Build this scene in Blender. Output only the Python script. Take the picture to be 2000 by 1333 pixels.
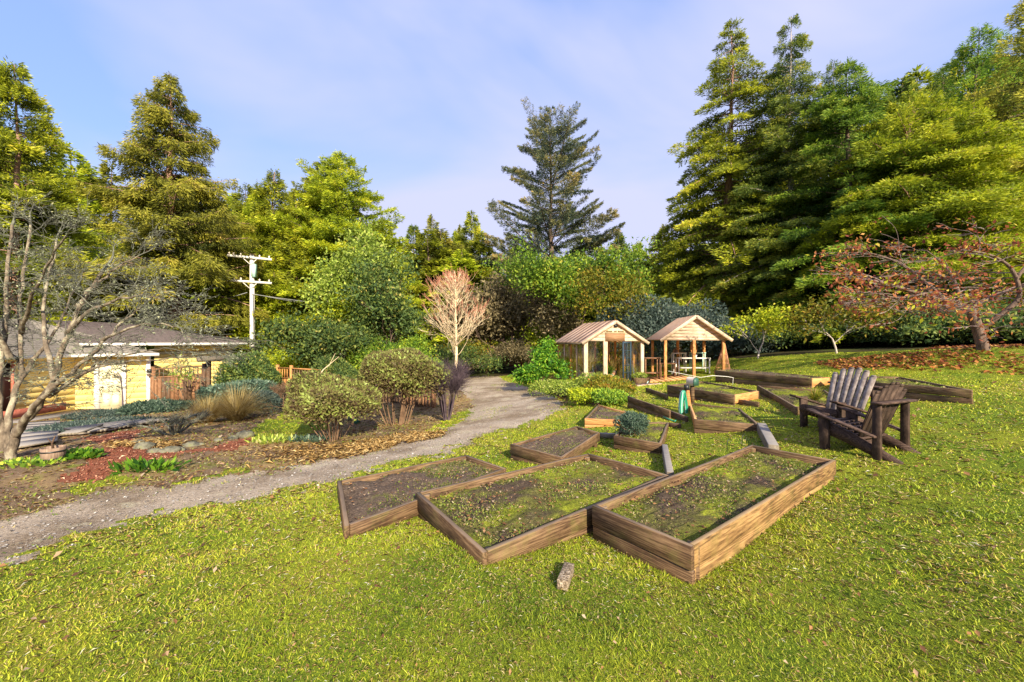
import bpy, math, random
import numpy as np
from mathutils import Vector, Matrix

for _o in list(bpy.data.objects):
    bpy.data.objects.remove(_o)
SC = bpy.context.scene
COL = SC.collection

# ---------------------------------------------------------------- camera, sky, sun, exposure
F, CX, CY, H0 = 775.0, 1000.0, 666.5, 1.7
cd = bpy.data.cameras.new("camera")
cd.sensor_width = 36.0
cd.lens = 36.0 * F / 2000.0
cd.clip_start = 0.05
cd.clip_end = 2000.0
cam = bpy.data.objects.new("camera", cd)
COL.objects.link(cam)
cam.location = (0, 0, H0)
cam.rotation_euler = (math.radians(90), 0, 0)
SC.camera = cam

SUN_EL = math.radians(27)
SUN_AZ = math.radians(159)           # clockwise from +Y: the sun stands behind the camera
sun_dir = Vector((math.sin(SUN_AZ) * math.cos(SUN_EL), math.cos(SUN_AZ) * math.cos(SUN_EL), math.sin(SUN_EL)))
sl = bpy.data.lights.new("sun", 'SUN')
sl.energy = 4.2
sl.angle = math.radians(0.6)
sl.color = (1.0, 0.89, 0.66)
so = bpy.data.objects.new("sun", sl)
COL.objects.link(so)
so.rotation_euler = sun_dir.to_track_quat('Z', 'Y').to_euler()

world = bpy.data.worlds.new("World")
SC.world = world
world.use_nodes = True
wn = world.node_tree
wn.nodes.clear()
w_out = wn.nodes.new('ShaderNodeOutputWorld')
w_bg = wn.nodes.new('ShaderNodeBackground')
w_sky = wn.nodes.new('ShaderNodeTexSky')
w_sky.sky_type = 'NISHITA'
w_sky.sun_disc = False
w_sky.sun_elevation = SUN_EL
w_sky.sun_rotation = SUN_AZ
w_sky.altitude = 50
w_sky.air_density = 1.0
w_sky.dust_density = 0.6
w_sky.ozone_density = 2.2
w_tc = wn.nodes.new('ShaderNodeTexCoord')
w_map = wn.nodes.new('ShaderNodeMapping')
w_map.inputs['Scale'].default_value = (1.0, 1.0, 2.4)
w_noise = wn.nodes.new('ShaderNodeTexNoise')
w_noise.inputs['Scale'].default_value = 1.0
w_noise.inputs['Detail'].default_value = 5.0
w_noise.inputs['Roughness'].default_value = 0.5
w_noise.inputs['Distortion'].default_value = 0.4
w_ramp = wn.nodes.new('ShaderNodeValToRGB')
w_ramp.color_ramp.elements[0].position = 0.33
w_ramp.color_ramp.elements[0].color = (0.0, 0.0, 0.0, 1)
w_ramp.color_ramp.elements[1].position = 0.57
w_ramp.color_ramp.elements[1].color = (0.95, 0.95, 0.95, 1)
w_mix = wn.nodes.new('ShaderNodeMixRGB')
w_mix.inputs['Color2'].default_value = (1.9, 1.98, 2.78, 1)
wn.links.new(w_tc.outputs['Generated'], w_map.inputs['Vector'])
wn.links.new(w_map.outputs['Vector'], w_noise.inputs['Vector'])
wn.links.new(w_noise.outputs['Fac'], w_ramp.inputs['Fac'])
wn.links.new(w_ramp.outputs['Color'], w_mix.inputs['Fac'])
w_tint = wn.nodes.new('ShaderNodeMixRGB')
w_tint.inputs['Fac'].default_value = 0.75
w_tint.inputs['Color2'].default_value = (0.9, 1.28, 2.55, 1)
wn.links.new(w_sky.outputs['Color'], w_tint.inputs['Color1'])
wn.links.new(w_tint.outputs['Color'], w_mix.inputs['Color1'])
wn.links.new(w_mix.outputs['Color'], w_bg.inputs['Color'])
w_bg.inputs['Strength'].default_value = 0.15
wn.links.new(w_bg.outputs['Background'], w_out.inputs['Surface'])

SC.view_settings.view_transform = 'Standard'
SC.view_settings.look = 'None'
SC.view_settings.gamma = 1.0
SC.view_settings.exposure = 1.36
SC.cycles.use_denoising = True
SC.cycles.max_bounces = 7
SC.cycles.sample_clamp_indirect = 4.0
SC.cycles.sample_clamp_direct = 12.0
SC.cycles.transparent_max_bounces = 16

# ---------------------------------------------------------------- helpers
RS = np.random.RandomState(7)


def P(px, py, Y):
    return np.array([(px - CX) / F * Y, Y, H0 - (py - CY) / F * Y])


def V3(*a):
    return np.array(a, float)


_loc = {}


def set_tags(o, label=None, cat=None, group=None, kind=None):
    if label: o["label"] = label
    if cat: o["category"] = cat
    if group: o["group"] = group
    if kind: o["kind"] = kind
    return o


def thing(name, label, cat, loc=(0, 0, 0), group=None):
    o = bpy.data.objects.new(name, None)
    o.empty_display_size = 0.1
    COL.objects.link(o)
    o.location = Vector(loc)
    _loc[o.name] = np.array(loc, float)
    return set_tags(o, label, cat, group)


def make_mesh(name, V, polys, smooth=False, rnd=None):
    me = bpy.data.meshes.new(name)
    V = np.ascontiguousarray(np.asarray(V, np.float32).reshape(-1, 3))
    me.vertices.add(len(V))
    me.vertices.foreach_set('co', V.ravel())
    idx, tot = [], []
    for p in polys:
        p = np.asarray(p, np.int32)
        if len(p) == 0: continue
        idx.append(p.ravel())
        tot.append(np.full(len(p), p.shape[1], np.int32))
    idx = np.concatenate(idx); tot = np.concatenate(tot)
    starts = np.concatenate([[0], np.cumsum(tot)[:-1]]).astype(np.int32)
    me.loops.add(len(idx))
    me.loops.foreach_set('vertex_index', idx)
    me.polygons.add(len(tot))
    me.polygons.foreach_set('loop_start', starts)
    if smooth:
        me.polygons.foreach_set('use_smooth', np.ones(len(tot), bool))
    me.update(calc_edges=True)
    if rnd is not None:
        a = me.attributes.new('rnd', 'FLOAT', 'POINT')
        a.data.foreach_set('value', np.asarray(rnd, np.float32))
    return me


def link_mesh(name, V, polys, mat, parent=None, smooth=False, rnd=None):
    """verts in world space; parent (an Empty with a location only, or a part of one) is subtracted"""
    V = np.asarray(V, float).reshape(-1, 3)
    base = np.zeros(3)
    if parent is not None:
        base = _loc.get(parent.name, np.zeros(3))
    me = make_mesh(name, V - base, polys, smooth, rnd)
    o = bpy.data.objects.new(name, me)
    COL.objects.link(o)
    if mat: me.materials.append(mat)
    if parent is not None:
        o.parent = parent
        _loc[o.name] = base
    return o


class MB:
    def __init__(s):
        s.v = []; s.q = []; s.t = []; s.n = 0

    def add(s, V, quads=None, tris=None):
        V = np.asarray(V, float).reshape(-1, 3)
        if quads is not None and len(quads): s.q.append(np.asarray(quads) + s.n)
        if tris is not None and len(tris): s.t.append(np.asarray(tris) + s.n)
        s.v.append(V); s.n += len(V)
        return s

    def hexa(s, a, b):
        """a: 4 bottom corners, b: 4 top corners"""
        V = np.vstack([a, b])
        return s.add(V, [[3, 2, 1, 0], [4, 5, 6, 7], [0, 1, 5, 4], [1, 2, 6, 5], [2, 3, 7, 6], [3, 0, 4, 7]])

    def box(s, c, size, ux=(1, 0, 0), uy=(0, 1, 0), uz=(0, 0, 1)):
        c = np.array(c, float); hx, hy, hz = [d / 2 for d in size]
        ux, uy, uz = np.array(ux, float), np.array(uy, float), np.array(uz, float)
        a = [c + sx * hx * ux + sy * hy * uy - hz * uz for sx, sy in ((-1, -1), (1, -1), (1, 1), (-1, 1))]
        b = [x + 2 * hz * uz for x in a]
        return s.hexa(a, b)

    def beam(s, p0, p1, w, h, up=(0, 0, 1)):
        p0, p1 = np.array(p0, float), np.array(p1, float)
        d = p1 - p0; L = np.linalg.norm(d); d = d / L
        up = np.array(up, float)
        if abs(d @ up) > 0.98: up = np.array([0, 1.0, 0])
        sd = np.cross(d, up); sd /= np.linalg.norm(sd)
        u = np.cross(sd, d)
        return s.box((p0 + p1) / 2, (L, w, h), d, sd, u)

    def tube(s, pts, rad, n=8, caps=True):
        pts = np.array(pts, float); m = len(pts)
        rad = np.broadcast_to(np.array(rad, float), (m,))
        tg = np.gradient(pts, axis=0) if m > 2 else np.array([pts[1] - pts[0]] * m)
        tg /= np.linalg.norm(tg, axis=1)[:, None] + 1e-9
        ref = np.array([0, 0, 1.0]) if abs(tg[0][2]) < 0.9 else np.array([1.0, 0, 0])
        ang = np.arange(n) / n * 2 * math.pi
        V = []
        for i in range(m):
            a = np.cross(tg[i], ref); a /= np.linalg.norm(a) + 1e-9
            b = np.cross(a, tg[i])
            ref = b if m > 2 else ref
            V.append(pts[i] + rad[i] * (np.cos(ang)[:, None] * a + np.sin(ang)[:, None] * b))
        V = np.vstack(V)
        q = []
        for i in range(m - 1):
            for k in range(n):
                q.append([i * n + k, i * n + (k + 1) % n, (i + 1) * n + (k + 1) % n, (i + 1) * n + k])
        t = []
        if caps:
            V = np.vstack([V, pts[0], pts[-1]])
            e = m * n
            for k in range(n):
                t.append([e, (k + 1) % n, k])
                t.append([e + 1, (m - 1) * n + k, (m - 1) * n + (k + 1) % n])
        return s.add(V, q, t)

    def lathe(s, c, prof, n=20):
        c = np.array(c, float)
        ang = np.arange(n) / n * 2 * math.pi
        V = np.vstack([c + np.stack([r * np.cos(ang), r * np.sin(ang), np.full(n, z)], 1) for r, z in prof])
        q = [[i * n + k, i * n + (k + 1) % n, (i + 1) * n + (k + 1) % n, (i + 1) * n + k] for i in range(len(prof) - 1) for k in range(n)]
        return s.add(V, q)

    def ellipsoid(s, c, r, n=12, m=8, jit=0.0, seed=0):
        rs = np.random.RandomState(seed)
        c = np.array(c, float); V = []
        for i in range(m + 1):
            th = math.pi * i / m
            for k in range(n):
                ph = 2 * math.pi * k / n
                j = 1 + jit * (rs.rand() - .5)
                V.append(c + j * np.array([r[0] * math.sin(th) * math.cos(ph), r[1] * math.sin(th) * math.sin(ph), r[2] * math.cos(th)]))
        q = [[i * n + k, i * n + (k + 1) % n, (i + 1) * n + (k + 1) % n, (i + 1) * n + k] for i in range(m) for k in range(n)]
        return s.add(V, q)

    def link(s, name, mat, parent=None, smooth=False):
        polys = []
        if s.q: polys.append(np.vstack(s.q))
        if s.t: polys.append(np.vstack(s.t))
        return link_mesh(name, np.vstack(s.v), polys, mat, parent, smooth)


def bevel(o, w=0.005, seg=1):
    m = o.modifiers.new('bevel', 'BEVEL'); m.width = w; m.segments = seg; m.limit_method = 'ANGLE'
    return o


def board(name, p0, p1, h, t, mat, parent, bev=0.005):
    """upright plank; top edge runs p0-p1; its own frame has x along the grain"""
    p0, p1 = np.array(p0, float), np.array(p1, float)
    d = p1 - p0; L = np.linalg.norm(d); d /= L
    sd = np.cross([0, 0, 1.0], d); sd /= np.linalg.norm(sd)
    up = np.cross(d, sd)
    b = MB()
    n = max(1, int(L / 0.35))
    rs = np.random.RandomState(int(abs(p0[0] * 1000 + p1[1] * 777)) % 99999)
    xs = np.linspace(0, L, n + 1)
    wob = (rs.rand(n + 1) - .5) * 0.006
    V = []
    for x, w in zip(xs, wob):
        V += [[x, -t / 2 + w, -h], [x, t / 2 + w, -h], [x, t / 2 + w, w], [x, -t / 2 + w, w]]
    q = [[0, 1, 2, 3], [4 * n + 3, 4 * n + 2, 4 * n + 1, 4 * n]]
    for i in range(n):
        for k in range(4):
            a = 4 * i + k; c = 4 * i + (k + 1) % 4
            q.append([a, a + 4, c + 4, c])
    me = make_mesh(name, V, [q])
    me.materials.append(mat)
    o = bpy.data.objects.new(name, me)
    COL.objects.link(o)
    base = _loc.get(parent.name, np.zeros(3)) if parent is not None else np.zeros(3)
    M = Matrix(((d[0], sd[0], up[0], p0[0] - base[0]), (d[1], sd[1], up[1], p0[1] - base[1]), (d[2], sd[2], up[2], p0[2] - base[2]), (0, 0, 0, 1)))
    if parent is not None: o.parent = parent
    o.matrix_local = M if parent is not None else M
    if bev: bevel(o, bev)
    return o


# ---------------------------------------------------------------- materials
def new_mat(name):
    m = bpy.data.materials.new(name); m.use_nodes = True
    nt = m.node_tree; nt.nodes.clear()
    out = nt.nodes.new('ShaderNodeOutputMaterial')
    return m, nt, out


def nd(nt, typ, **kw):
    n = nt.nodes.new(typ)
    for k, v in kw.items():
        if k in n.inputs: n.inputs[k].default_value = v
        else: setattr(n, k, v)
    return n


def ramp(nt, stops):
    r = nt.nodes.new('ShaderNodeValToRGB')
    el = r.color_ramp.elements
    while len(el) < len(stops): el.new(0.5)
    for e, (p, c) in zip(el, stops):
        e.position = p; e.color = (*c, 1)
    return r


def principled(nt, out, rough=0.7, spec=0.3, metal=0.0):
    b = nt.nodes.new('ShaderNodeBsdfPrincipled')
    b.inputs['Roughness'].default_value = rough
    b.inputs['Specular IOR Level'].default_value = spec
    b.inputs['Metallic'].default_value = metal
    nt.links.new(b.outputs[0], out.inputs['Surface'])
    return b


def mat_noise(name, stops, scale=5, detail=6, rough=0.8, bump=0.3, bscale=None, stretch=(1, 1, 1), coord='Object', spec=0.2, dist=0.0, per_object=False, metal=0):
    m, nt, out = new_mat(name)
    b = principled(nt, out, rough, spec, metal)
    tc = nd(nt, 'ShaderNodeTexCoord')
    mp = nd(nt, 'ShaderNodeMapping'); mp.inputs['Scale'].default_value = stretch
    nt.links.new(tc.outputs[coord], mp.inputs['Vector'])
    if per_object:
        oi = nd(nt, 'ShaderNodeObjectInfo')
        mu = nd(nt, 'ShaderNodeVectorMath', operation='SCALE')
        nt.links.new(tc.outputs[coord], mp.inputs['Vector'])
        cb = nd(nt, 'ShaderNodeCombineXYZ')
        m1 = nd(nt, 'ShaderNodeMath', operation='MULTIPLY'); m1.inputs[1].default_value = 37.0
        nt.links.new(oi.outputs['Random'], m1.inputs[0])
        for i in range(3): nt.links.new(m1.outputs[0], cb.inputs[i])
        nt.links.new(cb.outputs[0], mp.inputs['Location'])
    n = nd(nt, 'ShaderNodeTexNoise', Scale=scale, Detail=detail, Roughness=0.62, Distortion=dist)
    nt.links.new(mp.outputs[0], n.inputs['Vector'])
    r = ramp(nt, stops)
    nt.links.new(n.outputs['Fac'], r.inputs['Fac'])
    nt.links.new(r.outputs[0], b.inputs['Base Color'])
    if bump:
        n2 = nd(nt, 'ShaderNodeTexNoise', Scale=bscale or scale * 3, Detail=5)
        nt.links.new(mp.outputs[0], n2.inputs['Vector'])
        bp = nd(nt, 'ShaderNodeBump', Strength=bump, Distance=0.02)
        nt.links.new(n2.outputs['Fac'], bp.inputs['Height'])
        nt.links.new(bp.outputs[0], b.inputs['Normal'])
    return m


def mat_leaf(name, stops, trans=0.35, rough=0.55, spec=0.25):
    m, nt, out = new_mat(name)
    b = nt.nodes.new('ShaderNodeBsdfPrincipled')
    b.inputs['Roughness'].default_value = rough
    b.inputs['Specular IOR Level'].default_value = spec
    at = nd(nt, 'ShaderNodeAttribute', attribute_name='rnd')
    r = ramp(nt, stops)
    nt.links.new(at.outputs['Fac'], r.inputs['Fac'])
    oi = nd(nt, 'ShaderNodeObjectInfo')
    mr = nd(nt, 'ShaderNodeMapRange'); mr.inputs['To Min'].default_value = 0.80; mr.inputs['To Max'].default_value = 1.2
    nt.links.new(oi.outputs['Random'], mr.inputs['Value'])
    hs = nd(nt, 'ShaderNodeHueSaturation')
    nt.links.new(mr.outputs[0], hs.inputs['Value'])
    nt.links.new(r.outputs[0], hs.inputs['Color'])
    nt.links.new(hs.outputs[0], b.inputs['Base Color'])
    t = nt.nodes.new('ShaderNodeBsdfTranslucent')
    nt.links.new(hs.outputs[0], t.inputs['Color'])
    mx = nd(nt, 'ShaderNodeMixShader'); mx.inputs[0].default_value = trans
    nt.links.new(b.outputs[0], mx.inputs[1]); nt.links.new(t.outputs[0], mx.inputs[2])
    nt.links.new(mx.outputs[0], out.inputs['Surface'])
    return m


WOOD_ARGS = {}


def mat_wood(name, dark, mid, light, moss=0.0, grain=16, rough=0.75, ring=5.0, vert=False):
    """plank grain along the object's local x, broken by knots; optional green bloom near the lower edge"""
    m, nt, out = new_mat(name)
    b = principled(nt, out, rough, 0.25)
    tc = nd(nt, 'ShaderNodeTexCoord')
    oi = nd(nt, 'ShaderNodeObjectInfo')
    m1 = nd(nt, 'ShaderNodeMath', operation='MULTIPLY'); m1.inputs[1].default_value = 53.0
    nt.links.new(oi.outputs['Random'], m1.inputs[0])
    cb = nd(nt, 'ShaderNodeCombineXYZ')
    for i in range(3): nt.links.new(m1.outputs[0], cb.inputs[i])
    ad = nd(nt, 'ShaderNodeVectorMath', operation='ADD')
    src = tc.outputs['Object']
    if vert:
        vr = nd(nt, 'ShaderNodeMapping'); vr.inputs['Rotation'].default_value = (0, math.pi / 2, 0)
        nt.links.new(src, vr.inputs['Vector']); src = vr.outputs[0]
    nt.links.new(src, ad.inputs[0]); nt.links.new(cb.outputs[0], ad.inputs[1])
    # growth rings seen as long distorted bands
    mp = nd(nt, 'ShaderNodeMapping'); mp.inputs['Scale'].default_value = (0.38, 3.2, 7.0)
    nt.links.new(ad.outputs[0], mp.inputs['Vector'])
    n1 = nd(nt, 'ShaderNodeTexNoise', Scale=1.0, Detail=2.0)
    nt.links.new(mp.outputs[0], n1.inputs['Vector'])
    mm = nd(nt, 'ShaderNodeMath', operation='MULTIPLY'); mm.inputs[1].default_value = ring * 22
    nt.links.new(n1.outputs['Fac'], mm.inputs[0])
    sn = nd(nt, 'ShaderNodeMath', operation='SINE')
    nt.links.new(mm.outputs[0], sn.inputs[0])
    mp2 = nd(nt, 'ShaderNodeMapping'); mp2.inputs['Scale'].default_value = (1.0, 14, 14)
    nt.links.new(ad.outputs[0], mp2.inputs['Vector'])
    n2 = nd(nt, 'ShaderNodeTexNoise', Scale=grain / 2.0, Detail=8.0, Roughness=0.72)
    nt.links.new(mp2.outputs[0], n2.inputs['Vector'])
    n3 = nd(nt, 'ShaderNodeTexNoise', Scale=2.2, Detail=5.0, Roughness=0.6)
    nt.links.new(ad.outputs[0], n3.inputs['Vector'])
    a1 = nd(nt, 'ShaderNodeMath', operation='MULTIPLY_ADD'); a1.inputs[1].default_value = 0.10
    nt.links.new(sn.outputs[0], a1.inputs[0]); nt.links.new(n2.outputs['Fac'], a1.inputs[2])
    a2 = nd(nt, 'ShaderNodeMath', operation='MULTIPLY_ADD'); a2.inputs[1].default_value = 0.55; 
    nt.links.new(n3.outputs['Fac'], a2.inputs[0]); nt.links.new(a1.outputs[0], a2.inputs[2])
    r = ramp(nt, [(0.52, dark), (0.74, mid), (1.0, light)])
    nt.links.new(a2.outputs[0], r.inputs['Fac'])
    colout = r.outputs[0]
    if moss:
        n4 = nd(nt, 'ShaderNodeTexNoise', Scale=6.0, Detail=8.0, Roughness=0.7)
        nt.links.new(ad.outputs[0], n4.inputs['Vector'])
        r4 = ramp(nt, [(0.5, (0, 0, 0)), (0.72, (moss, moss, moss))])
        nt.links.new(n4.outputs['Fac'], r4.inputs['Fac'])
        mx = nd(nt, 'ShaderNodeMixRGB'); mx.inputs['Color2'].default_value = (0.15, 0.16, 0.03, 1)
        nt.links.new(r4.outputs[0], mx.inputs['Fac']); nt.links.new(colout, mx.inputs['Color1'])
        colout = mx.outputs[0]
    # upward-facing surfaces mixed paler and greyer
    gm = nd(nt, 'ShaderNodeNewGeometry'); sp = nd(nt, 'ShaderNodeSeparateXYZ')
    nt.links.new(gm.outputs['True Normal'], sp.inputs[0])
    rw = ramp(nt, [(0.80, (0, 0, 0)), (0.95, ((.12 if name.startswith('wood_chair') and 'grey' not in name else .6),) * 3)]); nt.links.new(sp.outputs[2], rw.inputs['Fac'])
    mw = nd(nt, 'ShaderNodeMixRGB'); mw.inputs['Color2'].default_value = (*[min(.6, .55 * l + .5 * m_ + .04) for l, m_ in zip((light[0] * .9, light[1] * 1.1, light[2] * 1.5), mid)], 1)
    nt.links.new(rw.outputs[0], mw.inputs['Fac']); nt.links.new(colout, mw.inputs['Color1'])
    colout = mw.outputs[0]
    nt.links.new(colout, b.inputs['Base Color'])
    if not vert and not name.endswith('_v'):
        WOOD_ARGS[name] = (dark, mid, light, moss, grain, rough, ring)
    bp = nd(nt, 'ShaderNodeBump', Strength=0.18, Distance=0.004)
    nt.links.new(a1.outputs[0], bp.inputs['Height'])
    nt.links.new(bp.outputs[0], b.inputs['Normal'])
    return m


def mat_flat(name, c, rough=0.6, spec=0.3, metal=0):
    v = 0.82
    return mat_noise(name, [(0.3, tuple(x * v for x in c)), (0.7, c)], 6, 5, rough, 0.08, 40, spec=spec, metal=metal)


# ---------------------------------------------------------------- terrain
CTRL = [  # photo pixel of a ground point and the distance it lies at
    (1000, 1333, 1.72), (0, 1333, 1.9), (2000, 1333, 1.68), (945, 1090, 2.63), (817, 1006, 3.7), (1348, 1145, 2.66), (1163, 1058, 3.26),
    (1628, 940, 4.55), (1700, 905, 4.75), (1590, 882, 5.2), (677, 1040, 3.3), (1250, 960, 4.4),
    (0, 1090, 3.5), (0, 945, 5.6), (300, 1000, 4.6), (500, 940, 5.7), (700, 900, 6.7), (900, 850, 8.5), (1000, 800, 11.5), (950, 760, 18), (960, 740, 26),
    (300, 880, 7.5), (60, 900, 6.5), (230, 840, 10), (215, 803, 16.6), (350, 787, 19), (650, 862, 9), (790, 830, 11), (860, 820, 12), (830, 800, 14), (540, 785, 17),
    (1141, 757, 17.5), (1085, 746, 21), (1260, 752, 17.8), (1298, 745, 19.4), (1414, 728, 20), (1070, 775, 14),
    (1000, 897, 6.0), (1201, 880, 6.5), (1144, 836, 8.2), (1357, 853, 6.8), (1480, 777, 10.2), (1555, 818, 6.9), (1398, 748, 12.8), (1584, 757, 10.2),
    (1896, 781, 7.2), (2000, 735, 10.5), (1915, 681, 12.5), (1635, 691, 18), (1483, 700, 20), (1440, 700, 23), (2000, 900, 4.5), (1800, 1000, 3.3),
    (2000, 676, 16), (1305, 770, 10.5), (1433, 787, 8.5),
]
CT = np.array([P(*c) for c in CTRL] + [[0, -4, .3], [-6, -4, .0], [7, -4, .9], [0, -30, 1.5], [-40, 20, -3], [-60, 60, -4], [0, 60, -1.2], [60, 60, 3.2], [45, 20, 3.2], [-15, 45, -2.2], [0, 150, -1.5], [120, 150, 5], [-120, 150, -4], [60, -30, 4], [-60, -30, -2], [22, 30, 1.6], [8, 32, -0.2], [-30, 30, -2.6]])


def _phi(d2): return np.sqrt(d2 + 0.5)


_A = _phi(((CT[:, None, :2] - CT[None, :, :2]) ** 2).sum(-1)) - 0.25 * np.eye(len(CT))
_n = len(CT)
_M = np.zeros((_n + 3, _n + 3)); _M[:_n, :_n] = _A; _M[:_n, _n] = 1; _M[_n, :_n] = 1; _M[:_n, _n + 1:] = CT[:, :2]; _M[_n + 1:, :_n] = CT[:, :2].T
_W = np.linalg.solve(_M, np.concatenate([CT[:, 2], [0, 0, 0]]))


def hgt(x, y):
    x = np.asarray(x, float); y = np.asarray(y, float)
    sh = x.shape
    x = x.ravel(); y = y.ravel()
    out = np.empty(len(x))
    for i in range(0, len(x), 50000):
        a = x[i:i + 50000]; b = y[i:i + 50000]
        d2 = (a[:, None] - CT[None, :, 0]) ** 2 + (b[:, None] - CT[None, :, 1]) ** 2
        out[i:i + 50000] = _phi(d2) @ _W[:_n] + _W[_n] + _W[_n + 1] * a + _W[_n + 2] * b
    out += 0.012 * np.sin(x * 2.1 + 1.3 * np.sin(y * 1.7)) * np.sin(y * 2.6 + x) + 0.006 * np.sin(x * 7.3 + y * 3.1) * np.sin(y * 6.7 - x * 2.2)
    return out.reshape(sh) if sh else float(out[0])


def G(px, py, lo=1.2, hi=90.0, dh=0.0):
    """the terrain point seen at a photo pixel"""
    Y = np.geomspace(lo, hi, 600)
    X = (px - CX) / F * Y; Z = H0 - (py - CY) / F * Y
    d = Z - hgt(X, Y) - dh
    k = np.where((d[:-1] > 0) & (d[1:] <= 0))[0]
    if len(k) == 0: Yc = hi * .5
    else:
        i = k[0]; Yc = Y[i] + (Y[i + 1] - Y[i]) * d[i] / (d[i] - d[i + 1])
    return np.array([(px - CX) / F * Yc, Yc, hgt((px - CX) / F * Yc, Yc) + dh])


def on(px, Y):
    """terrain point under pixel column px at distance Y"""
    x = (px - CX) / F * Y
    return np.array([x, Y, hgt(x, Y)])


def vnoise(x, y, s=1.0, seed=0):
    r = np.random.RandomState(seed)
    out = 0
    for k in range(7):
        a = r.rand() * 6.28; f = s * (0.6 + 1.9 * r.rand()) * (1.35 ** k) * .6
        out = out + np.sin((x * math.cos(a) + y * math.sin(a)) * f + r.rand() * 6.28 + 1.2 * np.sin((y * math.cos(a) - x * math.sin(a)) * f * .8)) / (1 + .35 * k)
    return out / 2.6


def inpoly(px, py, poly):
    poly = np.array(poly, float); c = np.zeros(px.shape, bool)
    j = len(poly) - 1
    for i in range(len(poly)):
        xi, yi = poly[i]; xj, yj = poly[j]
        if yi != yj:
            c ^= ((yi > py) != (yj > py)) & (px < (xj - xi) * (py - yi) / (yj - yi) + xi)
        j = i
    return c


DRIVE = [(-900, 1400), (-900, 1300), (0, 1022), (110, 985), (230, 958), (330, 952), (480, 932), (620, 905), (720, 885), (830, 858), (905, 822), (925, 792), (900, 765), (850, 748), (800, 741),
         (900, 735.5), (975, 735.5), (985, 745), (1040, 760), (1080, 772), (1100, 790), (1090, 803), (1040, 824), (960, 850), (880, 882), (760, 906), (650, 937), (560, 962), (420, 985), (300, 1008), (150, 1046), (0, 1100)]
MULCH = [(93, 946), (165, 905), (205, 878), (175, 862), (140, 858), (265, 842), (285, 838), (268, 850), (262, 862), (290, 880), (360, 884), (420, 872), (492, 852), (502, 864), (470, 876), (370, 888), (340, 898), (262, 905), (235, 925), (215, 938), (150, 945)]
PATCH = [(470, 856), (520, 822), (600, 786), (640, 800), (640, 840), (600, 852), (540, 868), (490, 866)]
PATCH3 = [(815, 848), (862, 826), (915, 800), (922, 812), (890, 834), (840, 852)]
PATCH4 = [(100, 962), (200, 935), (270, 936), (250, 948), (150, 968)]
PATCH2 = [(320, 943), (400, 928), (480, 915), (492, 924), (420, 938), (330, 948)]
GARDEN = [(-900, 1300), (0, 1022), (110, 985), (230, 958), (330, 952), (480, 932), (620, 905), (720, 885), (830, 858), (905, 822), (925, 792), (900, 765), (850, 748), (800, 741), (600, 742), (450, 742), (-200, 742), (-2500, 760), (-2500, 1300)]
FLOOR = [(-3000, 760), (450, 750), (800, 741), (900, 735.5), (985, 735), (1040, 731), (1085, 727), (1200, 722), (1424, 702), (1600, 691), (1800, 684), (2000, 677), (3000, 660), (3000, 300), (-3000, 300)]
LEAFY = [(1590, 712), (1700, 695), (1850, 682), (2100, 676), (2400, 690), (2400, 742), (2000, 729), (1800, 727), (1640, 724)]


def project(x, y, z):
    yy = np.maximum(y, 0.3)
    return CX + F * x / yy, CY - F * (z - H0) / yy


def ground_class(x, y, z=None):
    if z is None: z = hgt(x, y)
    px, py = project(x, y, z)
    r = np.hypot(x, y)
    jit = vnoise(x, y, 3.0, 3) * .6 + vnoise(x, y, 11.0, 4) * .5
    k = np.clip(775 / np.maximum(r, 1.5), 5, 300)
    jx = px + jit * .20 * k; jy = py + jit * 0.11 * k * np.clip(6 / np.maximum(r, 1), .25, 1.2)
    c = np.zeros(x.shape, int)                       # 0 lawn
    c[inpoly(jx, jy, GARDEN)] = 1
    c[inpoly(jx, jy, PATCH) | inpoly(jx, jy, PATCH2) | inpoly(jx, jy, PATCH3) | inpoly(jx, jy, PATCH4)] = 0
    c[inpoly(jx, jy, MULCH)] = 2
    c[inpoly(jx, jy, DRIVE)] = 3
    c[inpoly(px, py + jit * 1.5, FLOOR)] = 4
    c[y < 0.6] = 0
    return c

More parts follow.
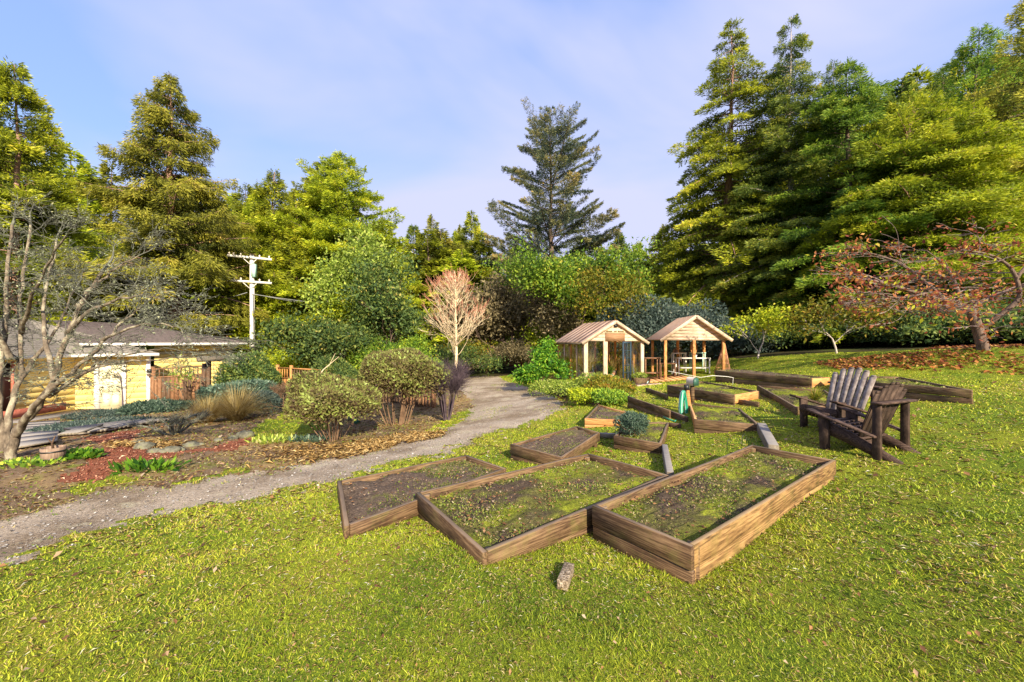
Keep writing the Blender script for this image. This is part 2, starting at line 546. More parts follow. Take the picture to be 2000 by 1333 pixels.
# ---------------------------------------------------------------- ground sheets (one polar grid, split by what covers it)
def build_ground():
    front = np.radians(np.linspace(-64, 64, 620))
    back = np.radians(np.linspace(64, 296, 60))[1:]
    ang = np.concatenate([front, back])
    na = len(ang)
    r = np.geomspace(0.35, 420, 430)
    A, R = np.meshgrid(ang, r)
    X = R * np.sin(A); Y = R * np.cos(A)
    Z = hgt(X, Y)
    C = ground_class(X, Y, Z)
    Z = Z + np.where(C == 3, vnoise(X, Y, 9.0, 9) * .006, 0) + np.where((C == 1), np.abs(vnoise(X, Y, 7.0, 12)) * .02, 0) + np.where(C == 2, np.abs(vnoise(X, Y, 22.0, 13)) * .012, 0)
    nr = len(r)
    V = np.stack([X, Y, Z], -1).reshape(-1, 3)
    V = np.vstack([V, [[0, 0, hgt(0., 0.)]]])
    i, j = np.meshgrid(np.arange(nr - 1), np.arange(na), indexing='ij')
    jn = (j + 1) % na
    q = np.stack([i * na + j, i * na + jn, (i + 1) * na + jn, (i + 1) * na + j], -1).reshape(-1, 4)[:, ::-1]
    cq = C[:-1].reshape(-1)
    tri = np.array([[k, (k + 1) % na, len(V) - 1] for k in range(na)])[:, ::-1][:, [0, 1, 2]]
    names = [(0, 'lawn', M['lawn']), (1, 'garden_soil', M['gsoil']), (2, 'mulch_path', M['mulch']), (3, 'driveway', M['gravel']), (4, 'forest_ground', M['floor'])]
    for k, nm, mt in names:
        sel = q[cq == k]
        used = np.unique(sel if k else np.concatenate([sel.ravel(), tri.ravel()]))
        mp = np.full(len(V), -1); mp[used] = np.arange(len(used))
        polys = [mp[sel]]
        if k == 0: polys.append(mp[tri])
        o = link_mesh(nm, V[used], polys, mt, None, True)
        o['kind'] = 'structure'


M = {}
def ground_mats():
    def layered(name, base, patch, patch2, s1, s2, thr=(0.42, 0.6), fine=None, bump=0.4, bs=60):
        m, nt, out = new_mat(name)
        b = principled(nt, out, 0.92, 0.12)
        tc = nd(nt, 'ShaderNodeTexCoord')
        n1 = nd(nt, 'ShaderNodeTexNoise', Scale=s1, Detail=6, Roughness=.6)
        n2 = nd(nt, 'ShaderNodeTexNoise', Scale=s2, Detail=8, Roughness=.7)
        n3 = nd(nt, 'ShaderNodeTexNoise', Scale=bs, Detail=6, Roughness=.75)
        for n in (n1, n2, n3): nt.links.new(tc.outputs['Object'], n.inputs['Vector'])
        r1 = ramp(nt, base); nt.links.new(n3.outputs['Fac'], r1.inputs['Fac'])
        r2 = ramp(nt, [(thr[0], (0, 0, 0)), (thr[1], (1, 1, 1))]); nt.links.new(n1.outputs['Fac'], r2.inputs['Fac'])
        mx = nd(nt, 'ShaderNodeMixRGB'); nt.links.new(r2.outputs[0], mx.inputs['Fac']); nt.links.new(r1.outputs[0], mx.inputs['Color1'])
        r3 = ramp(nt, patch); nt.links.new(n3.outputs['Fac'], r3.inputs['Fac']); nt.links.new(r3.outputs[0], mx.inputs['Color2'])
        r4 = ramp(nt, [(0.55, (0, 0, 0)), (0.68, (1, 1, 1))]); nt.links.new(n2.outputs['Fac'], r4.inputs['Fac'])
        mx2 = nd(nt, 'ShaderNodeMixRGB'); nt.links.new(r4.outputs[0], mx2.inputs['Fac']); nt.links.new(mx.outputs[0], mx2.inputs['Color1'])
        r5 = ramp(nt, patch2); nt.links.new(n3.outputs['Fac'], r5.inputs['Fac']); nt.links.new(r5.outputs[0], mx2.inputs['Color2'])
        nt.links.new(mx2.outputs[0], b.inputs['Base Color'])
        bp = nd(nt, 'ShaderNodeBump', Strength=bump, Distance=0.03)
        nt.links.new(n3.outputs['Fac'], bp.inputs['Height']); nt.links.new(bp.outputs[0], b.inputs['Normal'])
        M[name] = m
        return m
    layered('lawn', [(.3, (.05, .08, .010)), (.7, (.20, .29, .02))], [(.3, (.10, .12, .014)), (.7, (.36, .38, .03))], [(.3, (.09, .07, .02)), (.7, (.34, .27, .05))], .9, 3.2, bs=90, bump=.8)
    layered('gsoil', [(.3, (0.069, 0.044, 0.029)), (.7, (0.253, 0.172, 0.109))], [(.3, (0.161, 0.103, 0.046)), (.7, (0.460, 0.310, 0.138))], [(.3, (0.069, 0.092, 0.017)), (.7, (0.196, 0.218, 0.034))], .8, 1.6, (.45, .62), bs=45)
    layered('mulch', [(.3, (.13, .035, .02)), (.5, (.26, .088, .05)), (.7, (.44, .20, .12))], [(.3, (.10, .03, .02)), (.7, (.38, .12, .06))], [(.3, (.16, .05, .03)), (.7, (.42, .16, .08))], .9, 3.0, bs=70, bump=.9)
    layered('gravel', [(.35, (0.228, 0.174, 0.132)), (.65, (0.600, 0.492, 0.384))], [(.35, (0.108, 0.077, 0.054)), (.65, (0.360, 0.270, 0.186))], [(.35, (0.312, 0.228, 0.144)), (.65, (0.620, 0.588, 0.432))], .9, 2.4, bs=38, bump=1.0)
    layered('floor', [(.3, (.02, .018, .01)), (.7, (.07, .05, .025))], [(.3, (.03, .04, .01)), (.7, (.08, .10, .02))], [(.3, (.05, .03, .015)), (.7, (.12, .07, .03))], .4, 1.2, bs=20)
    # soil of the raised beds: dark earth, moss and small weeds
    layered('bedsoil', [(.3, (.035, .024, .018)), (.55, (.10, .07, .05)), (.75, (.24, .18, .13))], [(.3, (.07, .075, .012)), (.7, (.28, .31, .03))], [(.3, (.18, .21, .015)), (.7, (.50, .54, .04))], 1.7, 2.6, (.40, .58), bs=38, bump=1.0)
    layered('bedsoil_bare', [(.3, (.05, .035, .026)), (.55, (.12, .085, .065)), (.75, (.30, .23, .175))], [(.3, (.06, .045, .03)), (.7, (.22, .17, .10))], [(.3, (.08, .09, .015)), (.7, (.22, .24, .04))], 1.7, 2.2, (.5, .7), bs=42, bump=.8)


ground_mats()
M['wood_bed'] = mat_wood('wood_bed', (.028, .014, .008), (.095, .052, .026), (.22, .135, .072), moss=.35)
M['wood_bed_sunlit'] = mat_wood('wood_bed_sunlit', (.055, .027, .011), (.20, .11, .042), (.38, .23, .095), moss=.35)  # golden copy of the bed wood; light on the right-hand side put into colour
M['wood_grey'] = mat_wood('wood_grey', (.075, .055, .043), (.17, .135, .105), (.30, .25, .20), moss=.25)
M['wood_chair'] = mat_wood('wood_chair', (.018, .010, .008), (.05, .027, .020), (.12, .075, .055))
M['wood_chair_grey'] = mat_wood('wood_chair_grey', (.11, .08, .075), (.23, .18, .165), (.38, .31, .28))
M['wood_orange'] = mat_wood('wood_orange', (.20, .07, .02), (.45, .19, .06), (.62, .34, .13))  # orange wood; on some planks and pickets it stands in for sunlight
M['wood_pale'] = mat_wood('wood_pale', (.24, .14, .085), (.50, .35, .24), (.72, .58, .45))
M['wood_fence'] = mat_wood('wood_fence', (.08, .036, .02), (.20, .095, .048), (.35, .19, .10))
M['wood_fence_dark'] = mat_wood('wood_fence_dark', (.035, .02, .014), (.09, .05, .03), (.18, .11, .07))

for _k in list(WOOD_ARGS):
    M[_k + '_v'] = mat_wood(_k + '_v', *WOOD_ARGS[_k], vert=True)


# ---------------------------------------------------------------- scattered blades
def blades(name, pts, w, ln, mat, lean=1.0, rnd=None, seed=0, kind='stuff', up=(0, 0, 1), parent=None, curl=False):
    """pts (n,3), w (n,), ln (n,): narrow two-piece blades, each bent over at its middle"""
    rs = np.random.RandomState(seed)
    n = len(pts)
    a = rs.rand(n) * 6.283
    d = np.stack([np.cos(a), np.sin(a), np.zeros(n)], 1)
    b = rs.rand(n) * 6.283
    s = np.stack([np.cos(b), np.sin(b), np.zeros(n)], 1)
    w = np.asarray(w)[:, None]; ln = np.asarray(ln)[:, None]
    le = np.minimum(lean * (0.25 + rs.rand(n) * 1.1), 1.42 - .15 * rs.rand(n))[:, None]
    upv = np.array(up, float)[None]
    hd = d * np.sin(le) + upv * np.cos(le)
    mid = pts + hd * ln * .55
    le2 = np.minimum(le + .5 * rs.rand(n)[:, None], 1.62)
    hd2 = d * np.sin(le2) + upv * np.cos(le2)
    tip = mid + hd2 * ln * .45
    V = np.stack([pts - s * w * .5, pts + s * w * .5, mid + s * w * .42, mid - s * w * .42, tip], 1).reshape(-1, 3)
    k = np.arange(n)[:, None] * 5
    q = k + np.array([[0, 1, 2, 3]]); t = k + np.array([[3, 2, 4]])
    if rnd is None: rnd = rs.rand(n)
    o = link_mesh(name, V, [q, t], mat, parent, False, np.repeat(rnd, 5))
    if kind: o['kind'] = kind
    return o


def flat_leaves(name, pts, size, mat, seed=0, rnd=None, parent=None, tilt=.5, asp=.6, kind='stuff'):
    rs = np.random.RandomState(seed); n = len(pts)
    a = rs.rand(n) * 6.283
    d = np.stack([np.cos(a), np.sin(a), (rs.rand(n) - .5) * tilt], 1)
    s = np.stack([-np.sin(a), np.cos(a), (rs.rand(n) - .5) * tilt], 1)
    size = np.asarray(size)[:, None]
    up = np.array([[0, 0, 1.0]])
    c = rs.rand(n)[:, None] * .25
    V = np.stack([pts - d * size * .5, pts + s * size * asp * .5 + up * size * c, pts + d * size * .5, pts - s * size * asp * .5 + up * size * c], 1).reshape(-1, 3)
    k = np.arange(n)[:, None] * 4
    t = np.vstack([k + np.array([[0, 1, 2]]), k + np.array([[0, 2, 3]])])
    if rnd is None: rnd = rs.rand(n)
    o = link_mesh(name, V, [t], mat, parent, False, np.repeat(rnd, 4))
    if kind: o['kind'] = kind
    return o


def quad_pt(c, u, v):
    c = [np.array(x) for x in c]
    return (c[0][None] * ((1 - u) * (1 - v))[:, None] + c[1][None] * (u * (1 - v))[:, None] + c[2][None] * (u * v)[:, None] + c[3][None] * ((1 - u) * v)[:, None])


# ---------------------------------------------------------------- raised beds
M['weed'] = mat_leaf('weed', [(0, (.06, .10, .015)), (.35, (.16, .24, .02)), (.6, (.26, .30, .04)), (.8, (.34, .27, .09)), (1, (.42, .36, .22))], .3)
M['grass'] = mat_leaf('grass', [(0, (.055, .09, .012)), (.25, (.17, .24, .016)), (.5, (.33, .39, .024)), (.72, (.50, .50, .04)), (.86, (.50, .37, .09)), (.95, (.32, .16, .06)), (1, (.50, .40, .20))], .3)
M['leaf_brown'] = mat_leaf('leaf_brown', [(0, (.07, .035, .02)), (.4, (.20, .09, .04)), (.7, (.36, .18, .07)), (1, (.45, .34, .24))], .2)
M['leaf_orange'] = mat_leaf('leaf_orange', [(0, (.09, .03, .025)), (.35, (.24, .07, .03)), (.7, (.45, .17, .04)), (1, (.55, .32, .10))], .25)
M['straw'] = mat_leaf('straw', [(0, (.12, .07, .03)), (.35, (.34, .20, .07)), (.7, (.55, .36, .13)), (1, (.62, .48, .24))], .3)
BEDS = []


def bed(corners, zt, label, soil='bedsoil', wood=('wood_bed',) * 4, drop=.06, courses=(2, 2, 2, 2), hh=.17, weeds=900, wh=.03, t=.04, posts=True, mound=0.02, seed=1, pebbles=0):
    cs = []
    for (px, py) in corners:
        Y = F * (H0 - zt) / (py - CY)
        cs.append(P(px, py, Y))
    cen = np.mean(cs, 0)
    zb = min(hgt(c[0], c[1]) for c in cs)
    root = thing('raised_bed', label, 'planter', (cen[0], cen[1], zb), 'wooden raised garden beds')
    n = 4
    for k in range(4):
        a, b = cs[k], cs[(k + 1) % 4]
        d = (b - a) / np.linalg.norm(b - a)
        if k % 2 == 0: p, q = a - d * t / 2, b + d * t / 2
        else: p, q = a + d * (t / 2 + .002), b - d * (t / 2 + .002)
        bo = 0.0
        for c in range(courses[k]):
            off = np.cross([0, 0, 1.0], d) * (0.010 * (c % 2)) * (1 if np.cross(cs[1] - cs[0], cs[2] - cs[1])[2] > 0 else -1)
            board('board', p + off - [0, 0, bo], q + off - [0, 0, bo], hh, t, M[wood[k]], root, .004)
            bo += hh + .008
    if posts:
        for k in range(4):
            c = cs[k]; inn = (cen - c) * [1, 1, 0]; inn /= np.linalg.norm(inn)
            e = c + inn * .075
            MB().box(e - [0, 0, .22], (.06, .06, .40)).link('corner_post', M['wood_bed'], root)
    # soil surface
    nu, nv = 60, 36
    U, W = np.meshgrid(np.linspace(0, 1, nu), np.linspace(0, 1, nv), indexing='ij')
    inn = [c + (cen - c) / np.linalg.norm(cen - c) * t * .6 for c in cs]
    pts = quad_pt(inn, U.ravel(), W.ravel())
    eu = np.minimum(np.minimum(U, 1 - U), np.minimum(W, 1 - W)).ravel()
    nz = vnoise(pts[:, 0], pts[:, 1], 5, seed) * .022 + vnoise(pts[:, 0], pts[:, 1], 17, seed + 3) * .016 + vnoise(pts[:, 0], pts[:, 1], 45, seed + 5) * .010
    pts[:, 2] = zt - drop + nz + mound * np.clip(eu * 6, 0, 1)
    i, j = np.meshgrid(np.arange(nu - 1), np.arange(nv - 1), indexing='ij')
    q = np.stack([i * nv + j, (i + 1) * nv + j, (i + 1) * nv + j + 1, i * nv + j + 1], -1).reshape(-1, 4)
    if np.cross(cs[1] - cs[0], cs[2] - cs[1])[2] < 0: q = q[:, ::-1]
    link_mesh('soil', pts, [q], M[soil], root, True)
    rs = np.random.RandomState(seed)
    if weeds:
        u, v = .03 + .94 * rs.rand(weeds), .03 + .94 * rs.rand(weeds)
        p = quad_pt(inn, u, v)
        keep = vnoise(p[:, 0], p[:, 1], 3.2, seed + 8) + rs.rand(len(p)) * 1.0 > .35
        p = p[keep]
        p[:, 2] = zt - drop + mound * .8 + (rs.rand(len(p)) - .4) * .01
        r = np.hypot(p[:, 0], p[:, 1])
        blades('weeds', p, .0022 * r * (.5 + rs.rand(len(p))), wh * .6 * (.4 + rs.rand(len(p))), M['weed'], 1.6, seed=seed, parent=root)
        m = max(20, weeds // 16)
        p = quad_pt(inn, .03 + .94 * rs.rand(m), .03 + .94 * rs.rand(m)); p[:, 2] = zt - drop + mound + .008 + rs.rand(m) * .012
        flat_leaves('dead_leaves', p, .012 + .03 * rs.rand(m) ** 2, M['leaf_brown'], seed, parent=root)
    BEDS.append(np.array([[c[0], c[1]] for c in cs]))
    return root, cs


B = ('wood_bed',) * 4
bed([(1348, 1065), (1163, 988), (1470, 870), (1628, 899)], .36, 'tall two-plank bed, the nearest to the viewer, with mossy dark soil', 'bedsoil', ('wood_bed', 'wood_bed', 'wood_bed', 'wood_bed_sunlit'), .075, (2, 2, 1, 2), .16, 10000, .03, seed=11)
bed([(945, 1077), (817, 963), (1150, 887), (1302, 928)], .29, 'wide weedy bed in the middle, left of the tall two-plank bed', 'bedsoil', B, .065, (2, 2, 1, 2), .15, 15000, .03, seed=12)
bed([(677, 1026), (663, 940), (912, 890), (985, 915)], .23, 'low bed of brown soil nearest the driveway, partly behind the wide weedy bed', 'bedsoil_bare', B, .05, (1, 1, 1, 1), .14, 6500, .03, seed=13)
bed([(1096, 893), (1000, 868), (1126, 833), (1168.5, 845)], .14, 'dark soil bed beside the gravel drive, touching the back of the wide weedy bed', 'bedsoil_bare', B, .05, (2, 1, 1, 1), .15, 1800, .03, seed=14)
bed([(1289, 866), (1201.5, 851), (1236, 824), (1304.5, 826)], .15, 'small bed holding a round grey-green bush', 'bedsoil', B, .04, (2, 1, 1, 1), .14, 1200, .035, seed=15)
bed([(1209, 820), (1144, 817.5), (1169, 791), (1231, 808)], .11, 'tapered bed with a sunlit orange front plank in front of the greenhouse shrubs', 'bedsoil_bare', ('wood_orange', 'wood_bed', 'wood_orange', 'wood_bed'), .04, (2, 1, 1, 1), .12, 900, .04, seed=16)  # sunlight on the orange planks is put into their colour
bed([(1480, 829), (1358.5, 819), (1347, 787), (1443, 798)], .34, 'weedy bed right of the green hose', 'bedsoil', ('wood_bed', 'wood_orange', 'wood_bed', 'wood_bed'), .05, (2, 2, 1, 1), .16, 1600, .04, seed=17)
bed([(1433, 772), (1305, 752.6), (1372, 745), (1480, 764)], .56, 'long plank bed behind the hose post, under the mailbox', 'bedsoil', ('wood_bed', 'wood_bed', 'wood_bed', 'wood_orange'), .05, (2, 1, 1, 1), .18, 700, .04, seed=18)  # right end plank coloured orange as if sunlit
bed([(1555, 795), (1480, 752.6), (1609, 762), (1650, 791)], .52, 'bed just left of the two chairs, with a grassy tuft growing in it', 'bedsoil', B, .06, (2, 1, 1, 1), .15, 1100, .045, seed=19)
bed([(1584, 739.6), (1398.5, 724), (1430, 721), (1620, 737.5)], .74, 'long bed nearest the open shelter, topped with orange leaves', 'bedsoil_bare', ('wood_bed', 'wood_bed', 'wood_bed', 'wood_orange'), .03, (2, 1, 1, 2), .19, 500, .04, seed=20)  # sun on the right end plank painted in as orange wood
bed([(1896, 762), (1698, 746), (1638, 733), (1757, 736.5)], .85, 'long pointed bed behind and to the right of the chairs', 'bedsoil', B, .05, (2, 1, 1, 1), .14, 900, .045, seed=21)


def rail(name, label, pts, h, t, wood, courses=1, cat='plank'):
    base = pts[0]
    root = thing(name, label, cat, (base[0], base[1], hgt(base[0], base[1])))
    for a, b in zip(pts[:-1], pts[1:]):
        for c in range(courses):
            board('board', np.array(a) - [0, 0, c * (h + .004)], np.array(b) - [0, 0, c * (h + .004)], h, t, M[wood], root, .006)
    return root


def zlev(px, py, z): return P(px, py, F * (H0 - z) / (py - CY))


def gh_(px, py, dh): return G(px, py, dh=dh)


rail('retaining_board', 'long sloping retaining board between the greenhouse and the hose', [gh_(1227, 774, .28), gh_(1309, 802, .20)], .14, .045, 'wood_bed', 2, 'board')
rail('retaining_board', 'short sloping board running from the greenhouse hose to the long plank bed', [gh_(1262, 757.5, .14), gh_(1303, 771, .14)], .12, .045, 'wood_bed', 1, 'board')
rail('retaining_board', 'low dark board beside the coiled hose, right end of the sloping boards', [gh_(1310, 803, .12), gh_(1343, 815, .10)], .12, .05, 'wood_fence_dark', 1, 'board')
rail('edging_board', 'low dark board on the grass in front of the long plank bed', [gh_(1434, 779, .10), gh_(1482, 786, .10)], .12, .04, 'wood_bed', 1, 'board')
rail('edging_board', 'short grey board joining the dark soil bed to the bush bed', [gh_(1169, 846, .10), gh_(1202, 847, .10)], .08, .07, 'wood_grey', 1, 'board')
rail('edging_board', 'short dark board behind the right corner of the bush bed', [gh_(1307, 826, .08), gh_(1330, 828, .08)], .10, .04, 'wood_fence_dark', 1, 'board')


def cap_plank(label, a, b, w, h):
    base = (np.array(a) + b) / 2
    root = thing('weathered_plank', label, 'plank', tuple(base))
    m = MB()
    a = np.array(a); b = np.array(b)
    d = (b - a); d /= np.linalg.norm(d); s = np.cross([0, 0, 1.], d); s /= np.linalg.norm(s)
    m.beam(a - [0, 0, h / 2], b - [0, 0, h / 2], w, h)
    bevel(m.link('timber', M['wood_grey'], root, False), .012, 2)
    return root


cap_plank('pale grey weathered timber in the grass between bush bed and wide weedy bed', gh_(1298, 868, .13), gh_(1309, 922, .13), .085, .16)
cap_plank('pale grey weathered timber behind the tall two-plank bed near the chairs', gh_(1487, 826, .14), gh_(1511, 869, .14), .13, .16)


# ---------------------------------------------------------------- grass, leaves and litter
def outside_beds(x, y):
    c = np.zeros(x.shape, bool)
    for b in BEDS: c |= inpoly(x, y, b)
    return ~c


def polar_pts(n, r0, r1, a=61, seed=0):
    rs = np.random.RandomState(seed)
    r = r0 * (r1 / r0) ** rs.rand(n); t = np.radians((rs.rand(n) * 2 - 1) * a)
    return r * np.sin(t), r * np.cos(t), r, rs


def build_cover():
    x, y, r, rs = polar_pts(1350000, 1.15, 30, 61, 5)
    z = hgt(x, y); c = ground_class(x, y, z)
    k = (c == 0) & outside_beds(x, y) & (vnoise(x, y, 2.4, 31) * .9 + rs.rand(len(x)) * .8 > -.35)
    x, y, z, r = x[k], y[k], z[k], r[k]
    pt = vnoise(x, y, 1.1, 41) * .5 + vnoise(x, y, 4.0, 42) * .35
    rnd = np.clip(.52 + .44 * pt + .22 * rs.randn(len(x)), 0, 1)
    tall = 1 + .9 * np.clip(vnoise(x, y, 5.0, 43), 0, 1)
    blades('grass', np.stack([x, y, z - .004], 1), np.clip(.0016 * r, .0027, .022) * (.5 + .8 * rs.rand(len(x))), np.clip(.020 + .0014 * r, .020, .042) * (.45 + 1.1 * rs.rand(len(x)) ** 2) * tall, M['grass'], 1.6, rnd, 6)
    # dry thatch between the blades
    x, y, r, rs = polar_pts(60000, 1.15, 14, 61, 15)
    z = hgt(x, y); c = ground_class(x, y, z)
    k = (c == 0) & outside_beds(x, y) & (vnoise(x, y, 1.6, 16) + rs.rand(len(x)) * 1.6 > .45)
    x, y, z, r = x[k], y[k], z[k], r[k]
    M['thatch'] = mat_leaf('thatch', [(0, (.10, .055, .025)), (.35, (.26, .17, .06)), (.7, (.44, .33, .12)), (.93, (.50, .42, .20)), (1, (.66, .64, .52))], .2)
    flat_leaves('lawn_thatch', np.stack([x, y, z + .004 + .014 * rs.rand(len(x))], 1), np.clip(.010 * r, .02, .06) * (.5 + rs.rand(len(x))), M['thatch'], 17, tilt=.7, asp=.13)
    # garden: weeds, dead stalks
    x, y, r, rs = polar_pts(150000, 3.5, 26, 61, 8)
    z = hgt(x, y); c = ground_class(x, y, z)
    k = (c == 1) & (vnoise(x, y, 2.2, 51) + 1.1 * rs.rand(len(x)) > .18)
    x, y, z, r = x[k], y[k], z[k], r[k]
    px, py = project(x, y, z)
    st = ((px - 830) / 190) ** 2 + ((py - 865) / 30) ** 2
    blades('garden_weeds', np.stack([x, y, z], 1), .0022 * r * (.5 + rs.rand(len(x))), .02 + .035 * rs.rand(len(x)), M['weed'], 1.5, np.clip(.55 + .3 * vnoise(x, y, 1.5, 52) + .2 * rs.randn(len(x)), 0, 1), 9)
    # driveway edge weeds, sparse
    x, y, r, rs = polar_pts(150000, 3, 25, 61, 18)
    z = hgt(x, y); c = ground_class(x, y, z)
    e = ground_class(x + .16 * rs.randn(len(x)), y + .16 * rs.randn(len(x)), z) != 3
    k = (c == 3) & ((vnoise(x, y, 1.6, 61) + .5 * rs.rand(len(x)) > .80) | (e & (rs.rand(len(x)) < .8)))
    if k.sum(): blades('drive_weeds', np.stack([x, y, z], 1)[k], .002 * r[k], .02 + .02 * rs.rand(k.sum()), M['weed'], 1.2, None, 19)
    # straw heaps by the drive
    pts = []
    rs = np.random.RandomState(77)
    for (ax, ay, bx, by, n, s) in ((560, 885, 700, 885, 1300, .8), (700, 878, 850, 852, 3600, .7), (230, 868, 330, 872, 900, .3), (1085, 735, 1100, 800, 700, .3)):
        A, Bq = G(ax, ay), G(bx, by)
        t = rs.rand(n)[:, None]
        p = A + (Bq - A) * t + np.stack([rs.randn(n) * s * .5, rs.randn(n) * s * .55, np.zeros(n)], 1)
        p[:, 2] = hgt(p[:, 0], p[:, 1]) + rs.rand(n) * .05
        pts.append(p)
    p = np.vstack(pts)
    c = ground_class(p[:, 0], p[:, 1], p[:, 2]); p = p[c != 3]
    flat_leaves('straw_litter', p, .06 + .12 * rs.rand(len(p)), M['straw'], 78, tilt=.9, asp=.12)
    # litter of small brown leaves over the garden soil
    x, y, r, rs = polar_pts(60000, 3.5, 22, 61, 88)
    z = hgt(x, y); c = ground_class(x, y, z); k = (c == 1) & (vnoise(x, y, 1.7, 89) + rs.rand(len(x)) * 1.2 > .2)
    p = np.stack([x, y, z + .012], 1)[k]
    flat_leaves('garden_litter', p, np.clip(.0055 * r[k], .025, .08) * (.4 + rs.rand(len(p))), M['leaf_brown'], 90, tilt=.9, asp=.5)
    x, y, r, rs = polar_pts(35000, 3.5, 22, 61, 91)
    z = hgt(x, y); c = ground_class(x, y, z); k = (c == 1) & (vnoise(x, y, 2.7, 92) + rs.rand(len(x)) * 1.3 > .3)
    p = np.stack([x, y, z + .014], 1)[k]
    flat_leaves('garden_thatch', p, np.clip(.009 * r[k], .03, .12) * (.4 + rs.rand(len(p))), M['thatch'], 93, tilt=.9, asp=.16)
    # mulch chips
    x, y, r, rs = polar_pts(90000, 4.5, 16, 61, 28)
    z = hgt(x, y); c = ground_class(x, y, z); k = c == 2
    p = np.stack([x, y, z + .012], 1)[k]
    M['chip'] = mat_leaf('chip', [(0, (.11, .028, .018)), (.5, (.29, .10, .055)), (.85, (.46, .22, .13)), (1, (.62, .42, .28))], .0)
    flat_leaves('mulch_chips', p, .02 + .05 * rs.rand(len(p)), M['chip'], 29, tilt=1.0, asp=.4)
    # gravel stones
    x, y, r, rs = polar_pts(60000, 3.2, 18, 61, 38)
    z = hgt(x, y); c = ground_class(x, y, z); k = (c == 3)
    p = np.stack([x, y, z + .008], 1)[k]
    M['chip2'] = mat_leaf('stone_chip', [(0, (.06, .05, .04)), (.3, (.2, .18, .16)), (.8, (.38, .35, .32)), (1, (.55, .52, .48))], .0)
    flat_leaves('gravel_stones', p, (.006 + .03 * rs.rand(len(p)) ** 3), M['chip2'], 39, tilt=.8, asp=.8)
    # fallen leaves on lawn
    x, y, r, rs = polar_pts(1500, 1.2, 16, 61, 48)
    z = hgt(x, y); c = ground_class(x, y, z); k = ((c == 0) | (c == 1)) & outside_beds(x, y)
    p = np.stack([x, y, z + .03], 1)[k]
    flat_leaves('fallen_leaves', p, np.clip(.008 * r[k], .014, .07) * (.6 + rs.rand(k.sum())), M['leaf_brown'], 49, tilt=1.2)
    # orange leaf litter under the magnolia, and a little on the right lawn
    x, y, r, rs = polar_pts(260000, 5, 26, 61, 58)
    z = hgt(x, y); px, py = project(x, y, z)
    j = vnoise(x, y, 1.5, 59) * 5
    k = inpoly(px + j * 4, py + j, LEAFY) & (vnoise(x, y, 2.2, 60) + 1.3 * rs.rand(len(x)) > .3) & (y > 1)
    p = np.stack([x, y, z + .02 + .05 * rs.rand(len(x))], 1)[k]
    flat_leaves('leaf_litter', p, .06 + .10 * rs.rand(len(p)), M['leaf_orange'], 61, tilt=1.3)
    x, y, r, rs = polar_pts(5000, 6, 14, 61, 68)
    z = hgt(x, y); px, py = project(x, y, z)
    k = (px > 1330) & (px < 1800) & (py > 700) & (py < 790) & (y > 1) & (ground_class(x, y, z) == 0)
    p = np.stack([x, y, z + .03], 1)[k]
    flat_leaves('scattered_leaves', p, .03 + .04 * rs.rand(len(p)), M['leaf_orange'], 69, tilt=1.3)


build_ground()
build_cover()

# ================================================================ buildings and made things
M['glass'] = None
def mat_glass():
    m, nt, out = new_mat('glass')
    t = nt.nodes.new('ShaderNodeBsdfTransparent'); t.inputs[0].default_value = (.93, .95, .90, 1)
    g = nt.nodes.new('ShaderNodeBsdfGlossy'); g.inputs['Roughness'].default_value = 0.0
    fr = nt.nodes.new('ShaderNodeFresnel'); fr.inputs[0].default_value = 1.5
    ad = nd(nt, 'ShaderNodeMath', operation='MULTIPLY_ADD'); ad.inputs[1].default_value = .35; ad.inputs[2].default_value = .02
    nt.links.new(fr.outputs[0], ad.inputs[0])
    mx = nt.nodes.new('ShaderNodeMixShader')
    nt.links.new(ad.outputs[0], mx.inputs[0]); nt.links.new(t.outputs[0], mx.inputs[1]); nt.links.new(g.outputs[0], mx.inputs[2])
    nt.links.new(mx.outputs[0], out.inputs['Surface'])
    return m


M['glass'] = mat_glass()
M['roof_poly'] = mat_noise('roof_panel', [(.3, (.50, .35, .28)), (.7, (.76, .60, .52))], 3, 6, .5, .2, 20, stretch=(1, 1, 1), spec=.3)
def _translucent_roof():
    m = M['roof_poly']; nt = m.node_tree; out = [n for n in nt.nodes if n.type == 'OUTPUT_MATERIAL'][0]; b = [n for n in nt.nodes if n.type == 'BSDF_PRINCIPLED'][0]
    t = nt.nodes.new('ShaderNodeBsdfTranslucent'); t.inputs[0].default_value = (.85, .62, .40, 1)
    mx = nt.nodes.new('ShaderNodeMixShader'); mx.inputs[0].default_value = .55
    nt.links.new(b.outputs[0], mx.inputs[1]); nt.links.new(t.outputs[0], mx.inputs[2]); nt.links.new(mx.outputs[0], out.inputs['Surface'])


_translucent_roof()
M['siding'] = mat_noise('yellow_siding', [(.3, (.84, .64, .20)), (.7, (.90, .72, .28))], 1.5, 5, .6, .1, 30)
M['cream'] = mat_flat('cream_paint', (.86, .78, .52))
M['white'] = mat_flat('white_paint', (.82, .78, .72))
M['red_wood'] = mat_noise('red_wood', [(.3, (.34, .09, .06)), (.7, (.55, .18, .12))], 8, 6, .7, .2, 40)
M['shingle'] = mat_noise('shingles', [(.3, (.11, .095, .085)), (.7, (.26, .23, .20))], 9, 6, .9, .5, 30)
M['shingle_dark'] = mat_noise('shingles_dark', [(.3, (.065, .05, .05)), (.7, (.15, .12, .115))], 9, 6, .9, .5, 30)
M['blue_door'] = mat_flat('blue_door', (.025, .05, .075))
M['dark_metal'] = mat_flat('dark_metal', (.02, .02, .022), .4, .5)
M['concrete'] = mat_noise('concrete', [(.3, (.36, .27, .22)), (.7, (.56, .44, .37))], 4, 7, .9, .3, 30)
